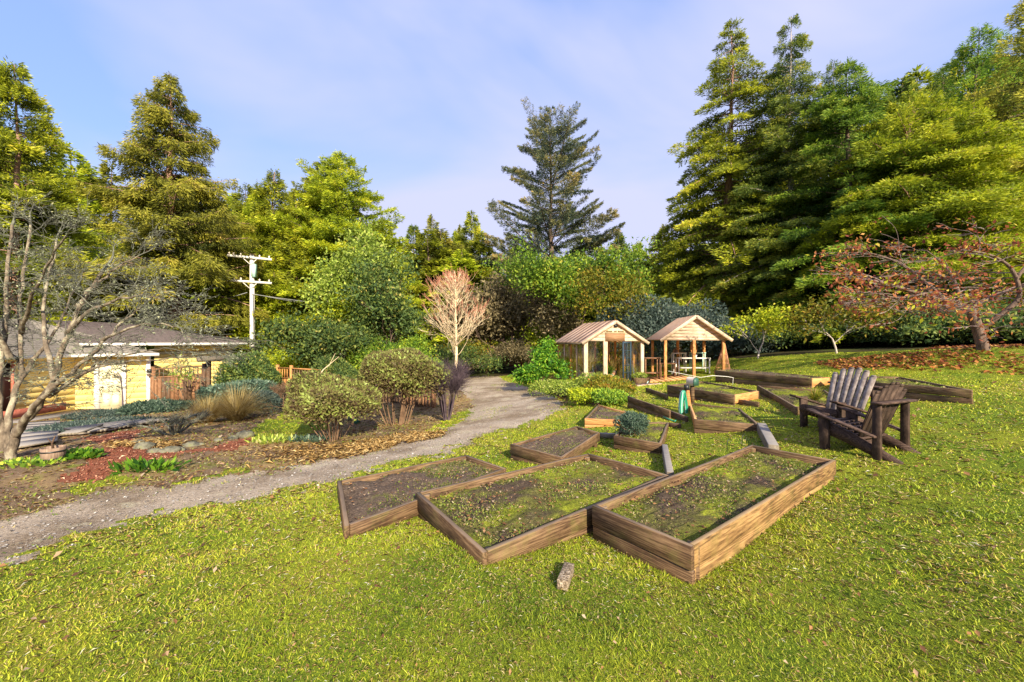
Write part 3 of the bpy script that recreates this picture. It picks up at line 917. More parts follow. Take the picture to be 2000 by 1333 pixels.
M['brick_path'] = mat_noise('brick_path', [(.3, (.34, .20, .14)), (.7, (.58, .40, .30))], 6, 6, .9, .4, 25)
M['terracotta'] = mat_noise('terracotta', [(.3, (.40, .17, .09)), (.7, (.60, .32, .20))], 8, 5, .8, .1)
M['pot_pale'] = mat_noise('pale_pot', [(.3, (.60, .47, .38)), (.7, (.78, .67, .58))], 6, 5, .7, .1)
M['pot_dark'] = mat_noise('dark_pot', [(.3, (.12, .08, .07)), (.7, (.28, .18, .15))], 8, 5, .8, .1)
M['hose'] = mat_flat('green_hose', (.02, .30, .17), .35, .5)
M['hose_pale'] = mat_flat('pale_hose', (.45, .68, .60), .35, .5)
M['box_green'] = mat_flat('green_box', (.035, .10, .07), .5, .4)
M['sign'] = mat_noise('sign_board', [(.3, (.20, .10, .05)), (.7, (.38, .21, .11))], 5, 6, .7, .1, stretch=(1, 1, 8))
M['sign_pale'] = mat_flat('sign_strip', (.72, .56, .36))
M['paint_dark'] = mat_flat('dark_lettering', (.12, .07, .02))
M['stone'] = mat_noise('stone', [(.3, (.05, .05, .035)), (.5, (.17, .16, .12)), (.68, (.15, .17, .05))], 5, 8, .9, .6, 20)
M['pole'] = mat_noise('pole_wood', [(.3, (.58, .52, .46)), (.7, (.80, .75, .70))], 3, 6, .8, .2, stretch=(8, 8, .6))
M['ceramic_green'] = mat_flat('green_ceramic', (.03, .16, .10), .25, .6)
M['wire'] = mat_flat('wire', (.30, .30, .30), .5)
M['barrel'] = mat_noise('barrel_wood', [(.3, (.16, .10, .07)), (.7, (.34, .24, .18))], 4, 6, .8, .3, stretch=(9, 9, .8))


M['wood_chair_grey_v'] = mat_noise('lit_grey_slat', [(.3, (.10, .075, .065)), (.5, (.23, .185, .165)), (.7, (.40, .34, .30))], 12, 7, .85, .15, 30, stretch=(1, 1, .8))  # grey copy of the dark slats; light on the backrest put into colour
M['wood_chair_v'] = mat_noise('dark_slat', [(.3, (.018, .011, .009)), (.5, (.05, .030, .022)), (.7, (.11, .07, .05))], 12, 7, .8, .15, 30, stretch=(1, 1, .6))


class Frame:
    """a local frame standing on a world point, turned about the vertical"""
    def __init__(s, o, yaw, skew=None):
        s.o = np.array(o, float)
        s.u = np.array([math.cos(yaw), math.sin(yaw), 0.]); s.v = np.array([-math.sin(yaw), math.cos(yaw), 0.])
        if skew is not None: s.v = np.array(skew, float) / np.linalg.norm(skew)

    def __call__(s, u, v, z): return s.o + u * s.u + v * s.v + np.array([0, 0, z])

    def box(s, mb, u0, u1, v0, v1, z0, z1):
        a = [s(u0, v0, z0), s(u1, v0, z0), s(u1, v1, z0), s(u0, v1, z0)]
        return mb.hexa(a, [p + [0, 0, z1 - z0] for p in a])

    def one(s, name, mat, parent, *c, bev=0.0):
        o = s.box(MB(), *c).link(name, mat, parent)
        if bev: bevel(o, bev)
        return o


# ---- greenhouse
fo = P(1141, 755, 17.8)
g = Frame((fo[0], fo[1], -.26), math.radians(13.4))
W, D, E, PK = 3.0, 3.45, 1.96, 2.86
gh = thing('greenhouse', 'weathered timber greenhouse with glass walls, brown sign and an open blue-framed door', 'greenhouse', tuple(g(1.5, 1.7, -.1)))
g.one('foundation_board', M['wood_fence'], gh, -.03, .02, 0.0, D, -.34, .06)
g.one('foundation_board', M['wood_fence'], gh, .02, 1.25, -.03, .02, -.34, -.04)
g.one('floor_slab', M['concrete'], gh, .03, W - .02, .03, D - .03, -.3, 0.0)
for (u, w) in ((.09, .18), (1.05, .20), (W - .08, .16)):
    g.one('post', M['wood_pale_v'], gh, u - w / 2, u + w / 2, -.005, .10, .0, E - .002, bev=.008)
for i, v in enumerate((.95, 1.75, 2.55, D)):
    g.one('post', M['wood_orange_v' if i % 2 else 'wood_pale_v'], gh, .0, .06, v - .06, v, .06, E - .002)
for v in (.9, 1.8, 2.7, D):
    g.one('post', M['wood_orange_v'], gh, W - .1, W - .01, v - .09, v, 0, E - .002)
for u in (.7, 1.4, 2.1):
    g.one('post', M['wood_orange_v'], gh, u, u + .08, D - .08, D - .005, 0, E - .002)
for v0, v1 in ((.10, .86), (.95, 1.66), (1.75, 2.46), (2.55, 3.36)):
    g.one('glass_pane', M['glass'], gh, .028, .036, v0, v1, .06, E - .01)
    g.one('glass_pane', M['glass'], gh, W - .05, W - .042, v0, v1 - .05, .06, E - .01)
g.one('glass_pane', M['glass'], gh, .18, .95, .045, .053, .0, E - .01)
g.one('glass_pane', M['glass'], gh, 2.22, W - .16, .045, .053, .3, E - .01)
g.one('glass_pane', M['glass'], gh, .1, 1.45, D - .03, D - .022, .05, E - .01)
g.one('glass_pane', M['glass'], gh, 1.5, W - .1, D - .03, D - .022, .05, E - .01)
# gable boards
for nm, v0, v1 in (('front_gable', -.02, .06), ('rear_gable', D - .06, D)):
    mb = MB()
    n = 6
    for k in range(n):
        z0 = E + (PK - E) * k / n; z1 = E + (PK - E) * (k + 1) / n - .008
        f0 = (z0 - E) / (PK - E); f1 = (z1 - E) / (PK - E)
        a0, b0 = W / 2 * f0 - .04 * (k == 0), W - W / 2 * f0 + .04 * (k == 0)
        a1, b1 = W / 2 * f1, W - W / 2 * f1
        mb.hexa([g(a0, v0, z0), g(b0, v0, z0), g(b0, v1, z0), g(a0, v1, z0)], [g(a1, v0, z1), g(b1, v0, z1), g(b1, v1, z1), g(a1, v1, z1)])
    mb.link(nm, M['wood_pale'], gh)
sl = (PK - E) / (W / 2)
for sgn in (0, 1):
    mb = MB()
    ov = .16
    n = 7
    for k in range(n):
        v0 = -.12 + (D + .3) * k / n; v1 = -.12 + (D + .3) * (k + 1) / n - .012
        if sgn == 0: A = (-ov, E - ov * sl); Bb = (W / 2, PK)
        else: A = (W + ov, E - ov * sl); Bb = (W / 2 + .004, PK)
        dz = .03 + .003 * (k % 2)
        lo = [g(A[0], v0, A[1] + .02), g(Bb[0], v0, Bb[1] + .02), g(Bb[0], v1, Bb[1] + .02), g(A[0], v1, A[1] + .02)]
        mb.hexa(lo, [p + [0, 0, dz] for p in lo])
    mb.link('roof_slope', M['roof_poly'], gh)
    mb = MB()
    mb.beam(g(A[0], -.15, A[1] - .02), g(Bb[0], -.15, Bb[1] - .02), .04, .13)
    mb.link('barge_board', M['wood_pale'], gh)
mb = MB(); mb.beam(g(-.1, -.1, E - .1), g(-.1, D + .1, E - .1), .03, .10); mb.link('eave_board', M['wood_grey'], gh)
# sign with three dark, unreadable words over a brown panel
sg = g.one('sign', M['sign'], gh, 1.02, 1.98, -.06, -.03, E + .0, E + .34)
g.one('sign_header', M['sign_pale'], gh, 1.0, 2.0, -.058, -.028, E + .345, E + .52)
mb = MB()
rs = np.random.RandomState(3)
for (a, b) in ((1.04, 1.33), (1.42, 1.55), (1.62, 1.90)):
    u = a
    while u < b:
        w = .018 + .016 * rs.rand(); h = .045 + .05 * rs.rand()
        g.box(mb, u, u + w, -.064, -.0595, E + .40, E + .40 + h); u += w + .008
mb.link('lettering', M['paint_dark'], gh)
g.one('vent_lamp', M['dark_metal'], gh, 1.44, 1.60, -.10, -.025, PK - .26, PK - .14)
# open door leaf, hinged on the right, swung out
hd = g(2.3, -.05, 0.02)
dd = Frame(hd, math.radians(226))
dr = MB()
DW, DH = .78, 1.92
dd.box(dr, 0, .09, -.02, .02, 0, DH); dd.box(dr, DW - .09, DW, -.02, .02, 0, DH)
dd.box(dr, .09, DW - .09, -.02, .02, DH - .1, DH); dd.box(dr, .09, DW - .09, -.02, .02, 0, .2)
dd.box(dr, DW / 2 - .012, DW / 2 + .012, -.016, .016, .2, DH - .1)
for k in range(1, 5):
    z = .2 + (DH - .3) * k / 5; dd.box(dr, .09, DW / 2 - .013, -.015, .015, z - .012, z + .012); dd.box(dr, DW / 2 + .013, DW - .09, -.015, .015, z - .012, z + .012)
door = dr.link('door', M['blue_door'], gh)
dd.one('door_glass', M['glass'], door, .09, DW - .09, -.003, .003, .2, DH - .1)
hb = MB(); hb.beam(dd(DW - .05, -.06, .95), dd(DW - .05, .06, .95), .03, .03); hb.link('handle', M['dark_metal'], door)

# brick path to the greenhouse door
pa, pb2 = G(1222, 752), G(1232, 776)
pth = MB()
rs = np.random.RandomState(5)
for i in range(9):
    t = i / 9
    c0 = np.array(g(1.7, -.1 - t * 2.6, 0)); wv = g.u
    for j in range(5):
        c = c0 + wv * (j - 2) * .22
        c[2] = hgt(c[0], c[1]) + .03
        pth.box(c, (.205, .27, .05), g.u, g.v)
pt = pth.link('brick_path', M['brick_path']); pt['kind'] = 'structure'

# ---- open shelter
fo = P(1298, 744, 19.4)
h = Frame((fo[0], fo[1], -.24), 0.0, (.11, .99, 0))
W, D, E, PK = 2.95, 2.65, 2.12, 3.12
sh = thing('open_shelter', 'open timber shelter with gable roof on red-brown posts, right of the greenhouse', 'shelter', tuple(h(1.5, 1.3, 0)))
for i, (u, v, mt) in enumerate(((.05, .05, 'wood_orange'), (1.45, .05, 'wood_orange'), (W - .05, .05, 'wood_orange'), (.05, D, 'wood_orange'), (1.45, D, 'wood_orange'), (W - .05, D, 'wood_orange'))):
    g2 = h(u, v, 0); zb = hgt(g2[0], g2[1]) - h.o[2] - .1
    h.one('post', M[mt + '_v'], sh, u - .065, u + .065, v - .065, v + .065, zb, E - .15, bev=.008)
for v in (.05, D):
    h.one('beam', M['wood_pale'], sh, -.12, W + .12, v - .05, v + .05, E - .147, E - .003)
for u in (.05, W - .05):
    h.one('beam', M['wood_pale'], sh, u - .05, u + .05, .105, D - .055, E - .147, E - .006)
for nm, v0, v1 in (('front_gable', -.02, .03), ('rear_gable', D - .03, D + .02)):
    mb = MB(); n = 6
    for k in range(n):
        z0 = E + (PK - .06 - E) * k / n; z1 = E + (PK - .06 - E) * (k + 1) / n - .01
        f0 = (z0 - E) / (PK - E); f1 = (z1 - E) / (PK - E)
        a0, b0, a1, b1 = -.1 + (W / 2 + .1) * f0, W + .1 - (W / 2 + .1) * f0, -.1 + (W / 2 + .1) * f1, W + .1 - (W / 2 + .1) * f1
        mb.hexa([h(a0, v0, z0), h(b0, v0, z0), h(b0, v1, z0), h(a0, v1, z0)], [h(a1, v0, z1), h(b1, v0, z1), h(b1, v1, z1), h(a1, v1, z1)])
    mb.link(nm, M['wood_pale'], sh)
sl2 = (PK - E) / (W / 2)
for sgn in (0, 1):
    ov = .26
    if sgn == 0: A = (-ov, E - ov * sl2 + .05); Bb = (W / 2, PK + .05)
    else: A = (W + ov, E - ov * sl2 + .05); Bb = (W / 2 + .004, PK + .05)
    mb = MB(); n = 8
    for k in range(n):
        v0 = -.22 + (D + .5) * k / n; v1 = -.22 + (D + .5) * (k + 1) / n - .012
        lo = [h(A[0], v0, A[1]), h(Bb[0], v0, Bb[1]), h(Bb[0], v1, Bb[1]), h(A[0], v1, A[1])]
        mb.hexa(lo, [p + [0, 0, .03 + .003 * (k % 2)] for p in lo])
    mb.link('roof_slope', M['roof_poly'], sh)
    mb = MB(); mb.beam(h(A[0], -.25, A[1] - .04), h(Bb[0], -.25, Bb[1] - .04), .04, .15); mb.link('barge_board', M['wood_pale'], sh)
mb = MB(); mb.beam(h(.6, D - .1, .5), h(1.35, D - .1, 1.6), .04, .07); mb.beam(h(2.3, D - .1, 1.5), h(1.6, D - .1, .6), .03, .05); mb.link('diagonal_brace', M['wood_grey'], sh)


def table(name, label, fr, u0, u1, v0, v1, zt, zsh, mat, cat='table', leg=.05):
    c = fr((u0 + u1) / 2, (v0 + v1) / 2, 0); zb = hgt(c[0], c[1]) - fr.o[2]
    r = thing(name, label, cat, (c[0], c[1], zb + fr.o[2]))
    fr.one('table_top', mat, r, u0, u1, v0, v1, zt - .05, zt)
    if zsh is not None: fr.one('shelf', mat, r, u0 + .03, u1 - .03, v0 + .03, v1 - .03, zsh - .05, zsh)
    for u in (u0 + .02, u1 - .02 - leg):
        for v in (v0 + .02, v1 - .02 - leg):
            fr.one('leg', mat, r, u, u + leg, v, v + leg, zb - .05, zt - .052)
    return r


table('potting_table', 'white two-shelf potting table under the right half of the shelter', h, .95, 2.6, .9, 1.5, 1.08, .58, M['white'])
table('bench_table', 'narrow white table behind the potting table, below the rear beam', h, 1.0, 1.75, 2.0, 2.4, 1.30, None, M['white'])
table('bench_table', 'pale greenish narrow table behind the right end of the potting table', h, 2.0, 2.8, 2.05, 2.45, 1.32, None, M['hose_pale'])
table('plant_stand', 'dark red-topped stand left of the open shelter', h, -.85, -.05, .5, 1.1, 1.10, .35, M['wood_fence'])
table('bench', 'low pale bench between the two left posts of the shelter', h, .05, .85, .95, 1.4, .80, None, M['wood_fence'])
for (u, v, z, rr, hh_, mt, lb) in ((1.85, 1.1, 1.08, .12, .14, 'white', 'small white pot on the middle of the potting table'), (1.2, 2.1, 1.30, .11, .16, 'pot_dark', 'small dark pot on the rear white table')):
    c = h(u, v, z); t_ = thing('plant_pot', lb, 'pot', tuple(c)); mb = MB(); mb.lathe(c, [(.0, .0), (rr * .7, .0), (rr, hh_), (rr * .88, hh_), (rr * .6, .03), (0, .03)], 14); mb.link('pot', M[mt], t_, True)
# orange netting cone leaning on the right post, and a round hoop
nc = h(W + .12, .35, .1)
mb = MB()
for k in range(16):
    a = k / 16 * 6.283
    mb.tube([nc + [.38 * math.cos(a) - .1, .38 * math.sin(a), .25], nc + [.02 * math.cos(a + .6) , .02 * math.sin(a), 1.75]], .011, 4)
for q in range(6):
    z = .25 + q * .25; rr = .38 * (1 - q / 6.2)
    mb.tube([nc + [rr * math.cos(a) - .1 * (1 - q / 6), rr * math.sin(a), z] for a in np.linspace(0, 6.283, 13)], .010, 4, False)
o = mb.link('cane_wigwam', M['terracotta']); set_tags(o, 'reddish cone of canes leaning at the right post of the shelter', 'plant support')
mb = MB(); hc = h(1.75, .9, 1.62); mb.tube([hc + [.16 * math.cos(a), .02, .36 * math.sin(a)] for a in np.linspace(0, 6.283, 25)], .016, 5, False)
mb.ellipsoid(hc, (.15, .012, .34), 14, 8)
o = mb.link('woven_tray', M['wood_orange']); set_tags(o, 'tall oval woven tray hanging behind the middle post of the shelter', 'tray')
# wooden pallet on the ground left of the shelter
pc = h(-.1, .6, 0)
root = thing('wooden_decking', 'low wooden decking on the grass under the left side of the shelter', 'decking', (pc[0], pc[1], hgt(pc[0], pc[1])))
for k in range(8):
    zz = hgt(*h(-.6 + .27 * k, .6, 0)[:2]) - h.o[2]
    h.one('plank', M['wood_orange'], root, -.9 + .27 * k, -.9 + .27 * k + .25, -.4, 1.9, zz - .02, zz + .06)


# ---- house on the left
def wall_laps(mb, a, b, z0, z1, n, out):
    a = np.array(a, float); b = np.array(b, float); out = np.array(out, float)
    zs = np.linspace(z0, z1, n + 1)
    for k in range(n):
        p0 = a + out * .003; p1 = b + out * .003
        V = [[*p0, zs[k]], [*p1, zs[k]], [*b, zs[k + 1]], [*a, zs[k + 1]], [*(a - out * .02), zs[k]], [*(b - out * .02), zs[k]]]
        mb.add(V, [[0, 1, 2, 3], [4, 5, 1, 0]])


ho = thing('yellow_house', 'low yellow house with hipped grey shingle roof and white trim, behind the bare tree', 'house', (-19, 19, -1.4))
A0, A1, B1 = np.array([-18.3, 8.0]), np.array([-18.5, 16.8]), np.array([-16.4, 18.0])
EZ = 1.12
mb = MB(); wall_laps(mb, A0, A1, -1.5, EZ, 11, (1, .02))
mb.link('side_wall', M['siding'], ho)
nb = np.array([B1[1] - A1[1], -(B1[0] - A1[0])]); nb = nb / np.linalg.norm(nb)
dirB = (B1 - A1) / np.linalg.norm(B1 - A1)
LB = np.linalg.norm(B1 - A1)
mb = MB(); wall_laps(mb, A1, B1, -1.6, EZ, 11, nb); mb.link('front_wall', M['siding'], ho)
C0, C1 = np.array([-17.4, 19.3]), np.array([-15.25, 21.6])
nc_ = np.array([C1[1] - C0[1], -(C1[0] - C0[0])]); nc_ = nc_ / np.linalg.norm(nc_)
mb = MB(); wall_laps(mb, C0, C1, -1.6, 1.05, 12, nc_)
mb.link('garage_wall', M['siding'], ho)
mb = MB(); mb.hexa([[*(C0 + nc_ * .05), 1.05], [*(C1 + nc_ * .05), 1.05], [*C1, 1.05], [*C0, 1.05]], [[*(C0 + nc_ * .05), 1.17], [*(C1 + nc_ * .05), 1.17], [*C1, 1.17], [*C0, 1.17]]); mb.link('frieze_board', M['cream'], ho)
mb = MB(); mb.hexa([[*(C0 + nc_ * .03), 1.18], [*(C1 + nc_ * .03), 1.18], [*C1, 1.18], [*C0, 1.18]], [[*(C0 + nc_ * .5), 1.56], [*(C1 + nc_ * .5), 1.56], [*C1, 1.56], [*C0, 1.56]]); mb.link('upper_wall', M['siding'], ho)
mb = MB(); mb.hexa([[*C1, -1.6], [*(C1 + [-4, 5]), -1.6], [*(C1 + [-4.2, 5]), -1.6], [*(C1 + [-.2, 0]), -1.6]], [[*C1, 1.56], [*(C1 + [-4, 5]), 1.56], [*(C1 + [-4.2, 5]), 1.56], [*(C1 + [-.2, 0]), 1.56]]); mb.link('end_wall', M['siding'], ho)


def trim(name, base2, nrm, w, z0, z1, mat, d=.05):
    dr_ = np.array([-nrm[1], nrm[0]])
    a = base2 - dr_ * w / 2; b = base2 + dr_ * w / 2
    m = MB(); q0 = [[*(a + nrm * .0), z0], [*(b + nrm * .0), z0], [*(b + nrm * d), z0], [*(a + nrm * d), z0]]
    m.hexa(q0, [[p[0], p[1], z1] for p in q0]); return m.link(name, mat, ho)


trim('corner_trim', C1 - (C1 - C0) / np.linalg.norm(C1 - C0) * .1, nc_, .2, -1.6, 1.045, M['cream'], .07)
trim('corner_trim', B1 - dirB * .06, nb, .13, -1.6, EZ - .05, M['white'], .075)
# door in the front wall: between photo columns 197 and 240
def along(px):
    # intersect pixel column with wall line A1-B1
    k = (px - CX) / F
    t = (k * A1[1] - A1[0]) / (dirB[0] - k * dirB[1]); return A1 + dirB * t, t


dl, tl = along(197); drr, tr = along(240)
dzb = -1.28; dzt = dzb + 2.03
mid = (dl + drr) / 2; wdt = tr - tl
dm = MB()
q0 = lambda a, b, z, d0, d1: [[*(a + nb * d0), z], [*(b + nb * d0), z], [*(b + nb * d1), z], [*(a + nb * d1), z]]
dm.hexa(q0(dl, drr, dzb, .04, .09), q0(dl, drr, dzt, .04, .09))
hd_ = dm.link('door', M['cream'], ho)
pm = MB()
for i in range(2):
    for (z0, z1) in ((.15, .65), (.75, 1.25), (1.35, 1.85)):
        a = dl + dirB * (wdt * (.12 + .42 * i)); b = a + dirB * wdt * .34
        pm.hexa(q0(a, b, dzb + z0, .0905, .10), q0(a + dirB * .02, b - dirB * .02, dzb + z1 - .02, .0905, .10))
pm.link('door_panels', M['cream'], hd_)
km = MB(); kp = dl + dirB * .08 + nb * .13; km.ellipsoid([*kp, dzb + 1.0], (.035, .035, .03)); km.link('door_knob', M['dark_metal'], hd_)
trim('door_casing', dl - dirB * .10, nb, .18, -1.5, dzt + .05, M['white'], .10)
trim('door_casing', drr + dirB * .06, nb, .12, -1.5, dzt + .05, M['white'], .10)
tm = MB(); a_, b_ = dl - dirB * .2, drr + dirB * .13; tm.hexa(q0(a_, b_, dzt + .053, .03, .11), q0(a_, b_, dzt + .17, .03, .11)); tm.link('door_casing', M['cream'], ho)
# window on the side wall seen between the stems
tm = MB(); tm.hexa([[-18.33, 13.9, -.9], [-18.33, 14.5, -.9], [-18.36, 14.5, -.9], [-18.36, 13.9, -.9]], [[-18.33, 13.9, .9], [-18.33, 14.5, .9], [-18.36, 14.5, .9], [-18.36, 13.9, .9]]); wf = tm.link('window', M['dark_metal'], ho)
tm = MB(); tm.beam([-18.3, 13.85, -.95], [-18.3, 13.85, .95], .06, .08); tm.beam([-18.3, 14.55, -.95], [-18.3, 14.55, .95], .06, .08); tm.link('window_frame', M['red_wood'], wf)
# roofs
def roof_courses(name, e0, e1, r0, r1, mat, n=16):
    e0, e1, r0, r1 = [np.array(x, float) for x in (e0, e1, r0, r1)]
    m = MB(); nn = np.cross(e1 - e0, r0 - e0); nn /= np.linalg.norm(nn)
    if nn[2] < 0: nn = -nn
    for k in range(n):
        t0, t1 = k / n, (k + 1) / n
        a, b, c, d = e0 + (r0 - e0) * t0, e1 + (r1 - e1) * t0, e1 + (r1 - e1) * t1, e0 + (r0 - e0) * t1
        m.add([a + nn * .035, b + nn * .035, c + nn * .008, d + nn * .008, a, b], [[0, 1, 2, 3], [4, 5, 1, 0]])
    m.link(name, mat, ho)


z1 = EZ + .03
apex = (-22.5, 23.2, 2.72)
roof_courses('roof', (-17.85, 4, z1), (-17.95, 16.15, z1), (-23.0, 4, 2.7), (-22.6, 18.5, 2.7), M['shingle'], 22)
roof_courses('roof', (-17.95, 16.15, z1), (-15.6, 17.55, z1), (-22.6, 18.5, 2.7), (-22.59, 18.6, 2.7), M['shingle'], 22)
roof_courses('garage_roof', (-18.2, 16.7, 1.58), (-14.2, 21.3, 1.62), (-22.6, 19.5, 2.72), apex, M['shingle_dark'], 20)
roof_courses('garage_roof', (-14.2, 21.3, 1.62), (-17.5, 27.5, 1.62), apex, (-22.5, 23.3, 2.72), M['shingle_dark'], 18)
for a, b, z in (((-17.85, 4), (-17.95, 16.15), z1), ((-17.95, 16.15), (-15.6, 17.55), z1), ((-18.2, 16.7), (-14.2, 21.3), 1.60)):
    mb = MB(); mb.beam([*a, z - .05], [*b, z - .05], .04, .12); mb.link('gutter', M['white'], ho)
mb = MB(); mb.add([[-18.5, 4, EZ - .03], [-17.85, 4, EZ - .03], [-17.95, 16.15, EZ - .03], [-18.5, 16.8, EZ - .03], [-15.6, 17.55, EZ - .03], [-16.4, 18.0, EZ - .03]], [[0, 1, 2, 3], [3, 2, 4, 5]]); mb.link('soffit', M['siding'], ho)
# lamp by the gate
lp = np.array([*(B1 + nb * .15), .35])
root = thing('solar_lamp', 'small white solar lamp fixed on the house corner above the gate', 'lamp', tuple(lp))
mb = MB(); mb.box(lp, (.26, .05, .26), (dirB[0], dirB[1], 0), (nb[0], nb[1], 0)); mb.link('housing', M['white'], root)
mb = MB(); mb.box(lp + [*(nb * .03), 0.0], (.17, .02, .17), (dirB[0], dirB[1], 0), (nb[0], nb[1], 0)); mb.link('solar_cell', M['dark_metal'], root)
mb = MB(); mb.box(lp + [*(nb * .05), -.2], (.12, .1, .08), (dirB[0], dirB[1], 0), (nb[0], nb[1], 0)); mb.link('lamp_head', M['wood_fence_dark'], root)
# red planter board and platform at the side wall
root = thing('garden_platform', 'low grey plank platform with a red back board against the yellow wall', 'platform', (-17.7, 15, -1.3))
mb = MB(); mb.beam([-17.9, 12.2, -.95], [-18.0, 16.0, -.92], .05, .30); mb.link('back_board', M['red_wood'], root)
mb = MB(); mb.box((-17.45, 14.4, -1.15), (1.0, 4.2, .06)); mb.link('platform_top', M['wood_grey'], root)
mb = MB(); mb.box((-16.98, 14.4, -1.33), (.05, 4.2, .3)); mb.link('front_board', M['wood_grey'], root)
mb = MB(); mb.lathe([-17.3, 12.9, -1.12], [(0, 0), (.22, 0), (.26, .14), (.2, .17), (0, .17)], 14); o = mb.link('green_tub', M['hose_pale'], None, True); set_tags(o, 'round pale green tub on the platform by the yellow wall', 'tub')


# ---- fences
def fence(name, label, p0, p1, h, mats, npick, rail_h=.62, cat='fence', lattice=True, gap=.25, post_extra=.12, posts=(0, 1), pw=None):
    p0 = np.array(p0, float); p1 = np.array(p1, float)
    c = (p0 + p1) / 2
    r = thing(name, label, cat, (c[0], c[1], min(p0[2], p1[2])))
    d = p1 - p0; d[2] = 0; L = np.linalg.norm(d); d /= L
    s = np.array([-d[1], d[0], 0])
    at = lambda t: p0 + (p1 - p0) * t
    low = h * (rail_h if lattice else 1.0)
    for k in range(npick):
        t0 = (k + .5) / npick; b = at(t0)
        mb = MB(); w = L / npick * (1 - gap)
        mb.box(b + [0, 0, low / 2], (w, .025, low), d, s); mb.link('picket', M[mats[k * len(mats) // npick] + '_v'], r)
    if lattice:
        for k in range(npick):
            b = at((k + .5) / npick); mb = MB(); mb.box(b + [0, 0, (low + h) / 2], (.04, .04, h - low - .07), d, s); mb.link('baluster', M[mats[k * len(mats) // npick] + '_v'], r)
    for z in ([low, h] if lattice else [h * .85, h * .2]):
        mb = MB(); mb.beam(p0 + [0, 0, z], p1 + [0, 0, z], .07, .06); mb.link('rail', M[mats[0]], r)
    for t in posts:
        mb = MB(); b = at(t); mb.box(b + [0, 0, (h + post_extra) / 2 - .1], (.13, .13, h + post_extra + .2), d, s); mb.link('post', M[mats[-1 if t > .5 else 0] + '_v'], r)
    return r


fence('garden_gate', 'tall brown board gate with open baluster top, right of the yellow wall', (-16.25, 17.95, -1.3), (-14.55, 18.75, -1.2), 1.72, ['wood_fence', 'wood_fence_dark', 'wood_fence', 'wood_fence', 'wood_fence_dark', 'wood_fence', 'wood_fence_dark'], 12, .78, 'gate', True, .07)
# arbour beam over the gate
root = thing('gate_arbour', 'grey-brown round-ended beam on a dark post beside the board gate', 'arbour', (-14.4, 18.9, -1.3))
mb = MB(); mb.box((-14.42, 18.85, -.25), (.16, .16, 2.3)); mb.link('post', M['wood_fence_dark'], root)
mb = MB(); mb.tube([P(384, 702, 18.0), P(388, 702, 18.05), P(470, 700, 20.4)], [.09, .13, .13], 10); mb.link('beam', M['wood_grey'], root)
a_, b_ = on(540, 20.5), on(652, 18.3)
fence('slat_fence', 'slatted fence with an orange-lit end behind the tan grasses', (a_[0], a_[1], -.95), (b_[0], b_[1], -.95), 1.28, ['wood_orange', 'wood_fence_dark', 'wood_fence_dark', 'wood_fence'], 22, .6, 'fence', True, .35, .15, (0.02, .28))  # warm light on the end pickets is painted in with orange wood
a_, b_ = on(690, 17.2), on(847, 14.2)
fence('slat_fence', 'dark slatted fence ending beside the driveway behind the purple bush', (a_[0], a_[1], -.86), (b_[0], b_[1], -.76), .80, ['wood_fence_dark', 'wood_fence_dark', 'wood_fence'], 30, .6, 'fence', True, .3, .08, (0, .5, 1))

# ---- boardwalk and deck
bw = thing('boardwalk', 'narrow grey plank boardwalk curving above the red mulch', 'boardwalk', tuple(G(230, 845)))
cl = [G(118, 856), G(160, 853), G(210, 846), G(262, 836), G(330, 825)]
cl = np.array(cl)
tt = np.linspace(0, len(cl) - 1.001, 26)
mb = MB()
for k in range(25):
    c = []
    for t in (tt[k], tt[k + 1] - .012):
        i = int(t); p = cl[i] + (cl[i + 1] - cl[i]) * (t - i); d = cl[i + 1] - cl[i]; d[2] = 0; d /= np.linalg.norm(d); s = np.array([-d[1], d[0], 0]); c.append((p, s))
    z = .07
    lo = [c[0][0] - c[0][1] * .1 + [0, 0, z], c[1][0] - c[1][1] * .1 + [0, 0, z], c[1][0] + c[1][1] * .95 + [0, 0, z], c[0][0] + c[0][1] * .95 + [0, 0, z]]
    m_ = np.mean([p[2] for p in lo])
    mb.hexa(lo, [p + [0, 0, .045] for p in lo])
mb.link('planking', M['wood_grey'], bw)
mb = MB()
for i in range(len(cl) - 1):
    mb.beam(cl[i] + [0, 0, .02], cl[i + 1] + [0, 0, .02], .05, .09)
mb.link('side_joist', M['wood_fence_dark'], bw)
dk = thing('plank_deck', 'weathered grey plank deck at the foot of the lichen-covered tree', 'deck', tuple(G(80, 850)))
mb = MB()
q_ = [G(20, 884), G(112, 868), G(118, 826), G(40, 830)]
for k in range(7):
    a0, a1 = k / 7, (k + .965) / 7
    lo = [q_[0] + (q_[3] - q_[0]) * a0, q_[1] + (q_[2] - q_[1]) * a0, q_[1] + (q_[2] - q_[1]) * a1, q_[0] + (q_[3] - q_[0]) * a1]
    lo = [V3(p[0], p[1], p[2] + .05) for p in lo]
    mb.hexa(lo, [p + [0, 0, .03] for p in lo])
mb.link('planking', M['wood_grey'], dk)

